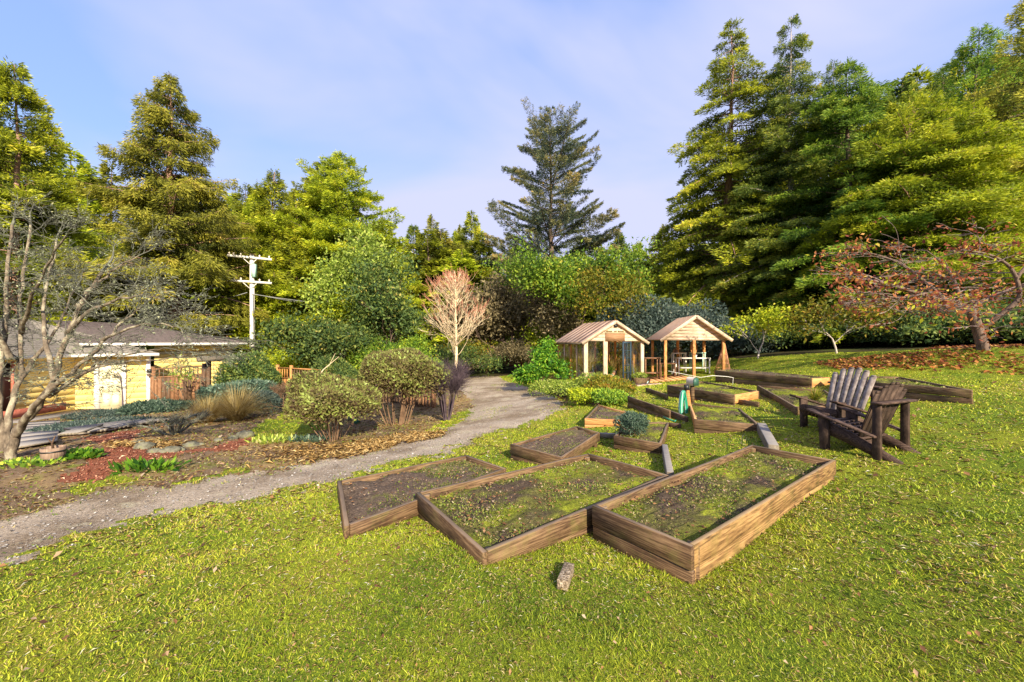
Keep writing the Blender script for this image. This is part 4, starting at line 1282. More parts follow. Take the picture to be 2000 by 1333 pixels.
# ---- utility poles
def pole(px, Y, ztop, r, arms, label, py_base=None, group=None):
    x = (px - CX) / F * Y; zb = hgt(x, Y)
    o = thing('utility_pole', label, 'utility pole', (x, Y, zb))
    mb = MB(); mb.tube([[x, Y, zb - .5], [x + .03, Y, (zb + ztop) / 2], [x, Y, ztop]], [r * 1.15, r, r * .85], 12); mb.link('mast', M['pole'], o, True)
    for (z, L, tilt) in arms:
        c = np.array([x, Y - r - .06, z]); a = math.radians(14)
        d = np.array([math.cos(a), math.sin(a), tilt]); d /= np.linalg.norm(d)
        mb = MB(); mb.beam(c - d * L / 2, c + d * L / 2, .11, .14); arm = mb.link('crossarm', M['pole'], o)
        for s_ in (-.46, -.36, -.2, .22, .44):
            mb = MB(); mb.lathe(c + d * L * s_ + [0, 0, .06], [(0, .0), (.03, .0), (.05, .06), (.06, .12), (.03, .18), (0, .19)], 8); mb.link('insulator', M['pot_pale'], arm, True)
        for s_ in (-1, 1):
            mb = MB(); mb.beam(c + d * s_ * .45 - [0, 0, .06], np.array([x, Y - r, z - .5]), .03, .04); mb.link('brace', M['pole'], arm)
    return o, x, zb


up, ux, uzb = pole(492, 28, 7.75, .16, [(7.55, 2.75, -.06), (5.85, 2.75, -.04)], 'tall white utility pole with two crossarms behind the yellow house')
mb = MB(); mb.box((ux + .22, 27.9, 6.65), (.22, .3, .9)); mb.link('transformer', M['hose_pale'], up)
mb = MB(); mb.tube([[ux + .22, 27.75, 5.0], [ux + .3, 27.75, 1.0]], .02, 5); mb.link('conduit', M['wire'], up)
pole(465, 48, 4.2, .13, [(3.0, 1.9, .1)], 'small distant utility pole seen just above the house roof')
k = 0
for (a, b, sag) in (((ux + .2, 27.8, 5.0), (-4, 60, 3.6), .4), ((ux - .2, 27.8, 5.1), (-45, 31, 1.5), .9), ((ux + .1, 27.8, 5.0), (-9.0, 34, 4.4), .2)):
    a = np.array(a); b = np.array(b); t = np.linspace(0, 1, 16)[:, None]
    p = a + (b - a) * t; p[:, 2] -= sag * 4 * (t * (1 - t))[:, 0]
    mb = MB(); mb.tube(p, .02, 4); o = mb.link('overhead_wire', M['wire'])
    set_tags(o, ['thin wire running right from the tall white pole into the trees', 'thin wire running left from the tall white pole over the roof', 'short wire from the tall white pole to the reddish trunk'][k], 'wire'); k += 1


# ---- chairs
def chair(origin, fwd, label, mats, wid=.62, double=False, scale=1.0, bh=.93):
    f = np.array([fwd[0], fwd[1], 0.]); f /= np.linalg.norm(f)
    s = np.array([f[1], -f[0], 0.])          # chair's right hand
    o = np.array(origin, float)
    r = thing('garden_chair', label, 'chair', tuple(o), 'slatted wooden garden chairs')
    T = lambda x, y, z: o + (s * x + f * y + np.array([0, 0, z])) * scale
    hw = wid / 2
    for sx in (-1, 1):
        mb = MB(); x = sx * hw
        a = [T(x - .022, .55, -.06), T(x + .022, .55, -.06), T(x + .022, .44, -.06), T(x - .022, .44, -.06)]
        b_ = [T(x - .022, .575, .50), T(x + .022, .575, .50), T(x + .022, .44, .50), T(x - .022, .44, .50)]
        mb.hexa(a, b_); bevel(mb.link('leg', M[mats[0] + '_v'], r), .006)
        mb = MB(); mb.hexa([T(x - .026, -.03, -.06), T(x + .026, -.03, -.06), T(x + .026, -.115, -.06), T(x - .026, -.115, -.06)], [T(x - .020, -.03, .70), T(x + .020, -.03, .70), T(x + .020, -.115, .70), T(x - .020, -.115, .70)])
        bevel(mb.link('leg', M[mats[0] + '_v'], r), .006)
        # arm: broad in front, sloping down to the rear post
        mb = MB(); xo = sx * (hw + .03)
        top = [T(xo - .065, .68, .535), T(xo + .065, .68, .535), T(xo + .038, -.08, .315), T(xo - .038, -.08, .315)]
        mb.hexa([p - [0, 0, .028] for p in top], top); bevel(mb.link('armrest', M[mats[1]], r), .006)
        # side rail: from the front leg down to the ground behind
        mb = MB(); xi = sx * (hw - .035)
        pr = [(.56, .36, .22), (.42, .36, .20), (.20, .29, .13), (-.02, .19, .05), (-.30, .05, -.03)]
        V = []
        for (y, zt, zb_) in pr:
            for dx in (-.018, .018): V += [T(xi + dx, y, zb_), T(xi + dx, y, zt)]
        q = []
        for i in range(len(pr) - 1):
            a4 = 4 * i
            q += [[a4, a4 + 4, a4 + 5, a4 + 1], [a4 + 2, a4 + 3, a4 + 7, a4 + 6], [a4 + 1, a4 + 5, a4 + 7, a4 + 3], [a4, a4 + 2, a4 + 6, a4 + 4]]
        q += [[0, 1, 3, 2], [4 * len(pr) - 4, 4 * len(pr) - 2, 4 * len(pr) - 1, 4 * len(pr) - 3]]
        mb.add(V, q); mb.link('side_rail', M[mats[0]], r)
    mb = MB()
    for i in range(7):
        t = i / 6.3
        y = .53 - .42 * t; z = .375 - .15 * t ** 1.3
        mb.beam(T(-hw + .02, y, z), T(hw - .02, y, z), .062, .02)
    mb.link('seat', M[mats[1]], r)
    mb = MB(); n = 6
    for i in range(n):
        c = (i - (n - 1) / 2) / ((n - 1) / 2)
        xb = c * (hw - .085); xt = c * (hw - .02)
        hh = bh - .10 * c * c
        y0, z0, y1 = .17, .16, .17 - (hh - .16) * .36
        w = .042
        up_ = (T(xt, y1, hh) - T(xb, y0, z0)); up_ /= np.linalg.norm(up_)
        p0, p1 = T(xb, y0, z0), T(xt, y1, hh)
        wdir = s
        nrm = np.cross(wdir, up_)
        a = [p0 - wdir * w - nrm * .01, p0 + wdir * w - nrm * .01, p0 + wdir * w + nrm * .01, p0 - wdir * w + nrm * .01]
        b_ = [p1 - wdir * w * 1.05 - nrm * .01, p1 + wdir * w * 1.05 - nrm * .01, p1 + wdir * w * 1.05 + nrm * .01, p1 - wdir * w * 1.05 + nrm * .01]
        mb.hexa(a, b_)
        tip = [q_ + up_ * .03 for q_ in [p1 - wdir * w * .6 - nrm * .01, p1 + wdir * w * .6 - nrm * .01, p1 + wdir * w * .6 + nrm * .01, p1 - wdir * w * .6 + nrm * .01]]
        mb.hexa([q_ + up_ * .001 for q_ in b_], tip)
    mb.link('backrest', M[mats[2] + '_v'], r)
    mb = MB(); mb.beam(T(-hw - .09, -.105, .715), T(hw + .09, -.105, .715), .12, .026); bevel(mb.link('crossbar', M[mats[0]], r), .005)
    mb = MB(); mb.beam(T(-hw + .05, .16, .15), T(hw - .05, .16, .15), .03, .08); mb.link('lower_crossbar', M[mats[0]], r)
    mb = MB(); mb.beam(T(-hw, .575, .33), T(hw, .575, .33), .025, .09); mb.link('front_apron', M[mats[0]], r)
    return r


nr = np.array([4.40, 4.88]); th = math.radians(22.4); w_ = np.array([math.cos(th), math.sin(th)]); fv = np.array([-math.sin(th), math.cos(th)])
oc = nr + w_ * .31
chair((oc[0], oc[1], .235), fv, 'dark brown slatted garden chair seen from behind, nearer of the pair', ('wood_chair', 'wood_chair', 'wood_chair'))
f2 = np.array([-.985, -.17]); s2 = np.array([f2[1], -f2[0]])
ch_o = np.array([4.72, 6.10]) - f2 * .55
chair((ch_o[0], ch_o[1], .30), f2, 'slatted garden chair showing the grey front of its back, farther of the pair', ('wood_chair', 'wood_chair', 'wood_chair_grey'), bh=.96)

# ---- hose post, mailbox and hose
hp = G(1347, 822); hp = zlev(1345, 812, .12)
hz = hgt(hp[0], hp[1])
r = thing('hose_post', 'orange-brown stake with a dark cap holding the coiled green hose', 'post', (hp[0], hp[1], hz))
hy = hp[1]
mb = MB(); mb.beam([hp[0] + .03, hy, hz - .1], P(1341.5, 759, hy), .07, .07); mb.link('stake', M['wood_orange'], r)
mb = MB(); tp = P(1341, 757, hy); mb.box(tp, (.085, .085, .11)); mb.link('cap', M['dark_metal'], r)
mb = MB(); mb.tube([P(1326, 762, hy - .1), P(1333, 766, hy - .1), P(1341, 764, hy - .05)], .012, 6); mb.link('hook', M['dark_metal'], r)
hr = thing('garden_hose', 'green and pale garden hose hung in long loops on the stake', 'hose', (hp[0], hp[1], hz))
rs = np.random.RandomState(4)
for k in range(11):
    cx = 1333.5 + rs.randn() * 1.6; top_ = 763 + rs.rand() * 3; bot = 812 + rs.rand() * 12; wd = 4 + rs.rand() * 7
    yy = hy - .12 - .012 * k
    a = np.linspace(0, 2 * math.pi, 25)
    pts = []
    for q in a:
        v = (1 - math.cos(q)) / 2
        px_ = cx + wd * math.sin(q) * (.35 + .65 * v) + 1.5 * v; py_ = top_ + (bot - top_) * v
        pts.append(P(px_, py_, yy + .03 * math.sin(q)))
    mb = MB(); mb.tube(pts, .0125, 6, False); mb.link('hose_loop', M['hose_pale' if k % 3 == 0 else 'hose'], hr, True)
mb = MB(); mb.tube([P(1325, 818, hy - .1), G(1318, 826) + [0, 0, .03], G(1306, 822) + [0, 0, .03], G(1296, 818) + [0, 0, .04]], .014, 6); mb.link('hose_end', M['hose'], hr, True)
# mailbox standing on the far corner of the plank bed
mp_ = P(1352, 753, 9.0)
mr_ = thing('mailbox', 'small green-fronted mailbox with a pale curved top above the long plank bed', 'mailbox', tuple(mp_))
sdir = np.array([.35, -.94, 0]); sdir /= np.linalg.norm(sdir); wd_ = np.array([.94, .35, 0]); wd_ /= np.linalg.norm(wd_)
prof = [(-.075, 0), (.075, 0), (.075, .13), (.05, .175), (0, .19), (-.05, .175), (-.075, .13)]
V = []
for e in (-.10, .10):
    for (x_, z_) in prof: V.append(mp_ + sdir * e + wd_ * x_ + np.array([0, 0, z_]))
n_ = len(prof)
mb = MB(); mb.add(V, [[k, (k + 1) % n_, n_ + (k + 1) % n_, n_ + k] for k in range(n_)]); mb.add(V[:n_], None, [[0, k, k + 1] for k in range(1, n_ - 1)])
mb.link('shell', M['pot_pale'], mr_)
mb = MB(); V2 = [v + sdir * .006 for v in V[n_:]]; mb.add(V2 + [v + sdir * .012 for v in V2], [[k, (k + 1) % n_, n_ + (k + 1) % n_, n_ + k] for k in range(n_)], [[n_, n_ + k, n_ + k + 1] for k in range(1, n_ - 1)])
mb.link('door', M['box_green'], mr_)
mb = MB(); mb.beam(mp_ + [0, 0, -.01], [mp_[0], mp_[1], hgt(mp_[0], mp_[1])], .07, .07); mb.link('post', M['wood_bed'], mr_)
# bird house like red box
bp_ = zlev(1216, 792, -.02)
r = thing('bird_feeder', 'little reddish wooden box with flat roof on a dark stand by the low shrubs', 'bird feeder', tuple(bp_))
mb = MB(); mb.box(bp_ + [0, 0, .16], (.20, .16, .10)); mb.link('box', M['red_wood'], r)
mb = MB(); mb.box(bp_ + [0, 0, .225], (.26, .22, .025)); mb.link('roof', M['wood_fence_dark'], r)
mb = MB(); mb.box(bp_ + [0, 0, .09], (.36, .24, .03)); mb.link('tray', M['wood_grey'], r)
mb = MB(); mb.box(bp_ + [0, 0, .02], (.10, .10, .12)); mb.link('foot', M['dark_metal'], r)
# irrigation pipes
for (pp, lb, mt) in (([(1305, 725, .30), (1335, 731, .28), (1370, 738, .27)], 'thin pale pipe bent over the grass left of the mailbox', 'white'), ([(1366, 738, .60), (1392, 734, .72), (1420, 736, .72), (1432, 738, .70), (1431, 752, .5)], 'thin pale pipe arched over the long plank bed', 'white'),
                     ([(1266, 745, -.02), (1262, 753, -.1), (1252, 759, -.14), (1246, 760, -.16)], 'short pale green hose curling out beside the greenhouse', 'hose_pale')):
    mb = MB(); mb.tube([P(a, b, 17.0 if mt == 'hose_pale' else (12.5 if a < 1366 or pp[0][0] < 1310 else 9.3)) for a, b, c in pp], .018 if mt == 'hose_pale' else .006, 6)
    o = mb.link('water_pipe', M[mt], None, True); set_tags(o, lb, 'pipe')
# thin stakes in the grass
for (a, b, c, lb) in ((1420, 882, 865, 'left of two thin dark wire stakes behind the tall two-plank bed'), (1449, 872, 861, 'right of two thin dark wire stakes behind the tall two-plank bed')):
    q_ = zlev(a, b, .22); mb = MB(); mb.tube([q_, q_ + [.005, 0, .14], q_ + [.05, .02, .17]], .004, 5); o = mb.link('wire_stake', M['dark_metal']); set_tags(o, lb, 'stake')
# timber offcut in the grass
bk0, bk1 = G(1098, 1155), G(1112, 1118)
M['block'] = mat_noise('rough_block', [(.35, (.08, .055, .035)), (.5, (.24, .18, .12)), (.65, (.46, .38, .29))], 60, 6, .9, .8, 90)
mb = MB(); mb.beam(bk0 + [0, 0, .035], bk1 + [0, 0, .035], .068, .06); o = mb.link('wood_offcut', M['block']); bevel(o, .006, 2); set_tags(o, 'short rough timber offcut lying alone in the front lawn', 'offcut')
# small things in the garden
c = G(697, 828)
r = thing('garden_ornament', 'small glossy green frog-like ornament under the rounded shrub', 'ornament', tuple(c))
mb = MB(); mb.ellipsoid(c + [0, 0, .09], (.10, .09, .11)); mb.link('body', M['ceramic_green'], r, True)
mb = MB(); mb.ellipsoid(c + [.0, -.03, .21], (.06, .06, .05)); mb.link('head', M['ceramic_green'], r, True)
c = G(683, 822)
mb = MB(); mb.ellipsoid(c + [0, 0, .08], (.07, .07, .10), 12, 8, .15); o = mb.link('garden_stone', M['stone'], None, True); set_tags(o, 'small grey stone left of the green ornament', 'stone')
c = G(722, 806)
r = thing('clay_pot', 'terracotta pot lying upside down under the spreading shrub', 'pot', tuple(c))
mb = MB(); mb.lathe(c, [(.22, 0), (.22, .05), (.19, .05), (.14, .24), (0, .24)], 16); mb.link('pot', M['terracotta'], r, True)
# barrel tub
c = G(104, 902)
r = thing('barrel_planter', 'half barrel of brown staves holding a bare stem, at the edge of the mulch', 'planter', tuple(c))
mb = MB(); mb.lathe(c, [(0, 0), (.125, 0), (.145, .12), (.150, .24), (.13, .24), (.13, .2), (0, .2)], 18); bb = mb.link('staves', M['barrel'], r, True)
for z, q_ in ((.05, .139), (.17, .153)):
    mb = MB(); mb.lathe(c, [(q_, z), (q_ + .003, z), (q_ + .003, z + .022), (q_, z + .022)], 18); mb.link('hoop', M['dark_metal'], r, True)
mb = MB(); mb.tube([c + [0, 0, .2], c + [-.02, 0, .3], c + [.03, 0, .42]], [.018, .014, .008], 6); mb.tube([c + [-.02, 0, .3], c + [-.09, 0, .38]], [.01, .006], 6); mb.link('stem', M['wood_fence_dark'], r)
# rocks along the mulch edge
rs = np.random.RandomState(21)
RK = [(282, 876, .24), (300, 884, .16), (318, 884, .14), (336, 882, .20), (352, 880, .12), (374, 872, .20), (392, 870, .10), (426, 862, .13), (455, 858, .16), (478, 853, .26), (270, 868, .18)]
RL = ['big mossy rock at the left corner of the mulch edge', 'grey rock touching the big mossy corner rock', 'small rock second to the right of the big mossy corner rock', 'wide flat rock below the drooping leafless shrub', 'small round rock just right of the wide flat rock',
      'dark grey rock in the middle of the mulch edge', 'pebble-sized rock right of the dark grey middle rock', 'small rock midway between the dark grey rock and the long right rock', 'rock touching the left side of the long right rock', 'long low grey rock at the right tip of the mulch edge', 'brownish rock above the big mossy corner rock']
for i, (a, b, s_) in enumerate(RK):
    c = G(a, b)
    mb = MB(); mb.ellipsoid(c + [0, 0, s_ * .1], (s_ * .75, s_ * .6, s_ * .38), 12, 8, .45, i); o = mb.link('garden_rock', M['stone'], None, True)
    set_tags(o, RL[i], 'rock', 'rocks lining the mulch edge')
# timbers edging the shrub bed before the greenhouse
for (a, b, lb) in (((1070, 768), (1102, 776), 'left of the dark old timbers edging the greenhouse shrubs'), ((1103, 776), (1136, 786), 'middle one of the dark old timbers edging the greenhouse shrubs'), ((1137, 786), (1168, 792), 'right of the dark old timbers edging the greenhouse shrubs')):
    p0, p1 = G(*a), G(*b)
    mb = MB(); mb.beam(p0 + [0, 0, .10], p1 + [0, 0, .10], .2, .24); o = mb.link('edging_timber', M['wood_fence_dark']); bevel(o, .02, 2); set_tags(o, lb, 'timber')
# planter box right of the greenhouse door
b0 = g(2.35, -.5, 0); zb = hgt(b0[0], b0[1])
r = thing('planter_box', 'dark plank planter box right of the greenhouse door', 'planter', (b0[0], b0[1], zb))
for a in ((2.3, 3.0, -.5, -.45), (2.3, 3.0, -.12, -.07), (2.3, 2.35, -.445, -.125), (2.95, 3.0, -.445, -.125)):
    g.one('side_board', M['wood_bed'], r, *a, zb - g.o[2] - .1, .28)
g.one('soil', M['bedsoil'], r, 2.352, 2.948, -.444, -.126, 0, .24)
# pots in the greenhouse
for (u, v, rr, hh_, mt, lb, nm) in ((.62, 1.1, .36, .50, 'pot_dark', 'large dark round pot behind the left front pane of the greenhouse', 'large_pot'), (1.62, .75, .20, .40, 'pot_pale', 'pale pot with grass just inside the greenhouse doorway', 'plant_pot'), (1.95, 1.2, .2, .42, 'terracotta', 'terracotta pot behind the pale pot in the doorway', 'plant_pot'), (.5, 2.5, .25, .4, 'terracotta', 'terracotta pot at the rear left of the greenhouse', 'plant_pot'), (2.5, 2.2, .25, .45, 'pot_dark', 'dark pot at the rear right of the greenhouse', 'plant_pot')):
    c = g(u, v, 0); t_ = thing(nm, lb, 'pot', tuple(c)); mb = MB(); mb.lathe(c, [(0, 0), (rr * .7, 0), (rr, hh_ * .6), (rr * .95, hh_), (rr * .85, hh_), (rr * .8, hh_ * .8), (0, hh_ * .8)], 18); mb.link('pot', M[mt], t_, True)
# far shed and red car glimpsed through the trees
c = P(1000, 712, 46); c[2] = hgt(c[0], c[1])
r = thing('distant_shed', 'small pale shed with a shallow roof glimpsed through the trees beyond the driveway', 'shed', tuple(c))
z = c[2]
mb = MB(); mb.box((c[0], c[1], z + 1.1), (4.4, 3, 2.2)); mb.link('wall', M['white'], r)
mb = MB(); mb.hexa([(c[0] - 2.6, c[1] - 1.8, z + 2.2), (c[0] + 2.6, c[1] - 1.8, z + 2.2), (c[0] + 2.6, c[1] + 1.8, z + 2.2), (c[0] - 2.6, c[1] + 1.8, z + 2.2)], [(c[0] - .2, c[1] - 1.8, z + 3.1), (c[0] + .2, c[1] - 1.8, z + 3.1), (c[0] + .2, c[1] + 1.8, z + 3.1), (c[0] - .2, c[1] + 1.8, z + 3.1)]); mb.link('roof', M['shingle'], r)
mb = MB(); mb.box((c[0] - .3, c[1] - 1.55, z + 1.3), (1.0, .08, .8)); mb.link('window', M['dark_metal'], r)
c = P(1009, 715, 38); z = hgt(c[0], c[1])
r = thing('parked_car', 'small dark red car glimpsed through the trees beyond the driveway', 'car', (c[0], c[1], z))
M['car_red'] = mat_flat('red_paint', (.30, .015, .02), .3, .5)
def prism(mb, prof, x0, w, y0):
    V = [(c[0] + a, y0, z + b) for a, b in prof] + [(c[0] + a, y0 + w, z + b) for a, b in prof]; n = len(prof)
    mb.add(V, [[k, (k + 1) % n, n + (k + 1) % n, n + k] for k in range(n)], [[0, k, k + 1] for k in range(1, n - 1)] + [[n, n + k + 1, n + k] for k in range(1, n - 1)])
mb = MB(); prism(mb, [(-2.1, .3), (2.1, .3), (2.15, .8), (1.2, .95), (-1.9, .98), (-2.15, .7)], 0, 1.7, c[1] - .85); mb.link('body', M['car_red'], r)
mb = MB(); prism(mb, [(-1.6, .96), (1.0, .96), (.4, 1.42), (-1.1, 1.44)], 0, 1.5, c[1] - .75); mb.link('cabin', M['dark_metal'], r)
for dx in (-1.35, 1.35):
    for dy in (-.8, .8):
        mb = MB(); mb.tube([(c[0] + dx, c[1] + dy - .1, z + .32), (c[0] + dx, c[1] + dy + .1, z + .32)], .32, 14); mb.link('wheel', M['dark_metal'], r)

# ================================================================ vegetation
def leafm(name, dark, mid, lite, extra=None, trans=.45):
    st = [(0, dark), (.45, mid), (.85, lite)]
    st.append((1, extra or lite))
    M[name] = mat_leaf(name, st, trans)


leafm('lf_redwood', (.05, .07, .014), (.26, .30, .022), (.60, .60, .035), (.70, .56, .07))
leafm('lf_spruce', (.06, .08, .02), (.30, .30, .035), (.62, .56, .07), (.70, .50, .15))
leafm('lf_bright', (.08, .13, .014), (.34, .42, .022), (.66, .66, .035), (.70, .62, .07))
leafm('lf_green', (.035, .09, .02), (.18, .31, .032), (.44, .54, .05), (.58, .50, .08))
leafm('lf_dark', (.03, .065, .025), (.10, .16, .045), (.26, .31, .06), (.44, .36, .09))
leafm('lf_fir', (.03, .07, .025), (.17, .235, .04), (.46, .47, .055), (.64, .44, .10))
leafm('lf_cypress', (.025, .05, .04), (.12, .15, .085), (.36, .31, .11), (.56, .38, .13))
leafm('lf_broad', (.08, .12, .03), (.28, .38, .05), (.54, .60, .12), (.66, .62, .25))
leafm('lf_brown', (0.060, 0.053, 0.033), (0.195, 0.158, 0.083), (0.360, 0.285, 0.150), (0.450, 0.330, 0.210))
leafm('lf_orange', (.05, .07, .012), (.22, .24, .02), (.48, .32, .04), (.60, .20, .06))
leafm('lf_azalea', (.08, .04, .03), (.20, .17, .06), (.34, .42, .09), (.46, .54, .17))
leafm('lf_bluegreen', (.025, .055, .040), (.085, .14, .095), (.20, .28, .19), (.36, .44, .34))
leafm('lf_greygreen', (.03, .055, .05), (.09, .13, .11), (.18, .23, .19), (.26, .26, .20))
leafm('lf_laurel', (.02, .08, .01), (.09, .24, .02), (.26, .45, .03), (.42, .52, .06))
leafm('lf_tan', (.20, .13, .04), (.46, .34, .12), (.64, .50, .22), (.70, .58, .32))
leafm('lf_lime', (.12, .17, .01), (.36, .42, .02), (.58, .55, .04), (.66, .48, .06))
leafm('lf_lichen', (.10, .11, .07), (.22, .24, .15), (.34, .36, .22), (.42, .40, .22), .1)
leafm('lf_magnolia', (.14, .035, .03), (.36, .10, .05), (.58, .24, .07), (.68, .48, .10))
M['bark'] = mat_noise('bark', [(.3, (.07, .045, .035)), (.7, (.22, .15, .12))], 3, 8, .9, .7, 14, stretch=(5, 5, .7))
M['bark_red'] = mat_noise('bark_red', [(.3, (.18, .09, .06)), (.7, (.46, .28, .22))], 3, 8, .9, .7, 14, stretch=(5, 5, .6))
M['bark_pale'] = mat_noise('bark_pale', [(.3, (.30, .24, .20)), (.7, (.58, .50, .44))], 3, 8, .9, .5, 14, stretch=(4, 4, .8))
M['bark_lichen'] = mat_noise('bark_lichen', [(.32, (.05, .038, .028)), (.5, (.17, .13, .095)), (.68, (.38, .34, .25))], 6, 8, .9, .6, 26, stretch=(1.5, 1.5, .8))
M['bark_twig'] = mat_noise('bark_twig', [(.3, (.055, .05, .045)), (.55, (.14, .14, .11)), (.7, (.30, .31, .22))], 4, 5, .9, 0)
M['twig_mag'] = mat_noise('magnolia_twig', [(.3, (.11, .07, .07)), (.55, (.22, .16, .15)), (.72, (.46, .42, .36))], 4, 5, .9, 0)
M['twig_dark'] = mat_noise('twig_dark', [(.3, (.04, .028, .035)), (.7, (.13, .09, .11))], 5, 5, .9, 0)
M['twig_brown'] = mat_noise('twig_brown', [(.3, (.09, .05, .03)), (.7, (.26, .16, .10))], 5, 5, .9, .2)
M['twig_white'] = mat_noise('twig_white', [(.3, (.50, .36, .22)), (.7, (.78, .64, .44))], 5, 5, .9, 0)
M['twig_red'] = mat_noise('twig_red', [(.3, (.34, .12, .09)), (.7, (.60, .28, .18))], 5, 5, .9, 0)


def leaf_quads(name, p, ax, nm, ln, wd, mat, parent, rnd):
    """kite-shaped sprays: p base, ax unit axis, nm unit normal"""
    sd = np.cross(ax, nm); sd /= np.linalg.norm(sd, axis=1)[:, None] + 1e-9
    ln = np.asarray(ln)[:, None]; wd = np.asarray(wd)[:, None]
    V = np.stack([p, p + ax * ln * .42 + sd * wd * .5, p + ax * ln, p + ax * ln * .42 - sd * wd * .5], 1).reshape(-1, 3)
    k = np.arange(len(p))[:, None] * 4
    return link_mesh(name, V, [k + np.array([[0, 1, 2, 3]])], mat, parent, False, np.repeat(np.clip(rnd, 0, 1), 4))


def unit(a): return a / (np.linalg.norm(a, axis=-1, keepdims=True) + 1e-9)


def trunk_mesh(mb, H, r0, rs, lean=(0, 0), n=10, wob=.012):
    m = 14
    t = np.linspace(0, 1, m)
    pts = np.stack([lean[0] * t * H + np.cumsum(rs.randn(m)) * wob * H * .25, lean[1] * t * H + np.cumsum(rs.randn(m)) * wob * H * .25, t * H - .4 * (t == 0)], 1)
    pts[:, :2] -= pts[0, :2]
    rad = r0 * (1 - t) ** 1.15 * (1 + .35 * np.exp(-t * 16)) + .015
    mb.tube(pts, rad, n)
    return lambda z: np.stack([np.interp(z, pts[:, 2], pts[:, 0]), np.interp(z, pts[:, 2], pts[:, 1]), z], -1), lambda z: np.interp(z, pts[:, 2], rad)


def conifer(label, px, Y, ztop, R, nb, nleaf, seed, leaf='lf_redwood', bark='bark', base=.1, up=.1, droop=.35, ls=(.5, .18), r0=None, pw=.85, hang=0.0, thick=.5, name='conifer', group='tall conifers around the clearing', lean=(0, 0), limb=1, jag=.4, fan=.32, tmin=.12, side=None, flat=.75):
    rs = np.random.RandomState(seed)
    x = (px - CX) / F * Y; zb = hgt(x, Y)
    H = ztop - zb
    nb = int(nb * 1.45)
    root = thing(name, label, 'tree', (x, Y, zb), group)
    mb = MB()
    cen, rad = trunk_mesh(mb, H, r0 or H * .017, rs, lean)
    u = rs.rand(nb) ** 1.0
    u = np.sort(u); z0 = H * (base + (1 - base) * u * .985)
    prof = (1 - u) ** pw * np.clip((u + .25) / .4, .55, 1)
    L = R * prof * (1 - jag + jag * 1.5 * rs.rand(nb)) + .35
    zt_ = np.linspace(z0[-15] / H, .995, 15)[1:]; z0[-14:] = H * zt_; L[-14:] = np.minimum(L[-14:], .15 + R * .30 * (1 - zt_) / (1 - zt_[0] + .05))
    az = rs.rand(nb) * 6.283
    if side is not None:
        L *= 1 + side[1] * np.cos(az - side[0])
    upv = up + .35 * u ** 2 + .2 * rs.randn(nb)
    c0 = cen(z0)
    d = np.stack([np.cos(az), np.sin(az), np.zeros(nb)], 1); s = np.stack([-np.sin(az), np.cos(az), np.zeros(nb)], 1)

    def bpos(i, t):
        r = t * L[i]
        z = upv[i] * r - droop * r * t + .12 * droop * L[i] * t ** 4
        return c0[i] + d[i] * r[:, None] + np.array([[0, 0, 1.]]) * z[:, None]
    if limb:
        for i in range(0, nb, limb):
            t = np.array([0, .35, .7, .97]); pp = bpos(np.full(4, i), t)
            rr = min(.12, .012 * L[i] + .008)
            mb.tube(pp, [rr, rr * .75, rr * .5, rr * .15], 4, False)
    V = [v + np.array([x, Y, zb]) for v in mb.v]; mb.v = V
    mb.link('trunk', M[bark], root, True)
    nleaf = int(nleaf * 3.7); w = L ** 1.45 + .75; w /= w.sum()
    i = rs.choice(nb, nleaf, p=w)
    t = tmin + (1 - tmin) * rs.rand(nleaf) ** .75
    # twigs: leaves gather along a handful of side twigs per branch
    tw = (np.floor(t * 9) + .5) / 9
    t2 = np.clip(tw + (t - tw) * .7, 0, 1)
    wid = L[i] * fan * (1.08 - t2) ** .7 + .16
    so = (rs.rand(nleaf) * 2 - 1)
    off = so * wid
    p = bpos(i, np.clip(t2 + np.abs(off) / (L[i] + .01) * .55, 0, 1.03)) + s[i] * off[:, None]
    p[:, 2] += -np.abs(off) * (droop * .5 + hang * .4) + rs.randn(nleaf) * thick * .35 - hang * rs.rand(nleaf) * thick * 2
    ax = d[i] * (.45 + .5 * rs.rand(nleaf))[:, None] + s[i] * (np.sign(off) * (.3 + .8 * np.abs(so)))[:, None] + rs.randn(nleaf, 3) * .38
    ax[:, 2] += .05 - hang * 1.3
    ax = unit(ax)
    nm = unit(rs.randn(nleaf, 3) * flat + np.array([0, 0, .75]) + d[i] * .9)
    hz = np.clip(p[:, 2] / H, 0, 1)
    sz = ls[0] * .60 * (.5 + .8 * rs.rand(nleaf)) * (1 - .3 * hz)
    rnd = .36 + .17 * rs.randn(nleaf) + .62 * (t2 - .62) + .10 * rs.randn(nb)[i]  # tips paler: young growth, plus lit tips and dark interior put into colour
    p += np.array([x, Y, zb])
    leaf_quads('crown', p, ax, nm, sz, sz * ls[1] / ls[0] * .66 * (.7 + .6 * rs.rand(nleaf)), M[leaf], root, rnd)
    return root


def copy_tree(o, loc, rz, sc, label, group=None, extra=None):
    c = o.copy(); COL.objects.link(c)
    c.location = loc; c.rotation_euler = (0, 0, rz); c.scale = sc
    c['label'] = label
    if group: c['group'] = group
    for ch in list(o.children):
        k = ch.copy(); COL.objects.link(k); k.parent = c
    return c


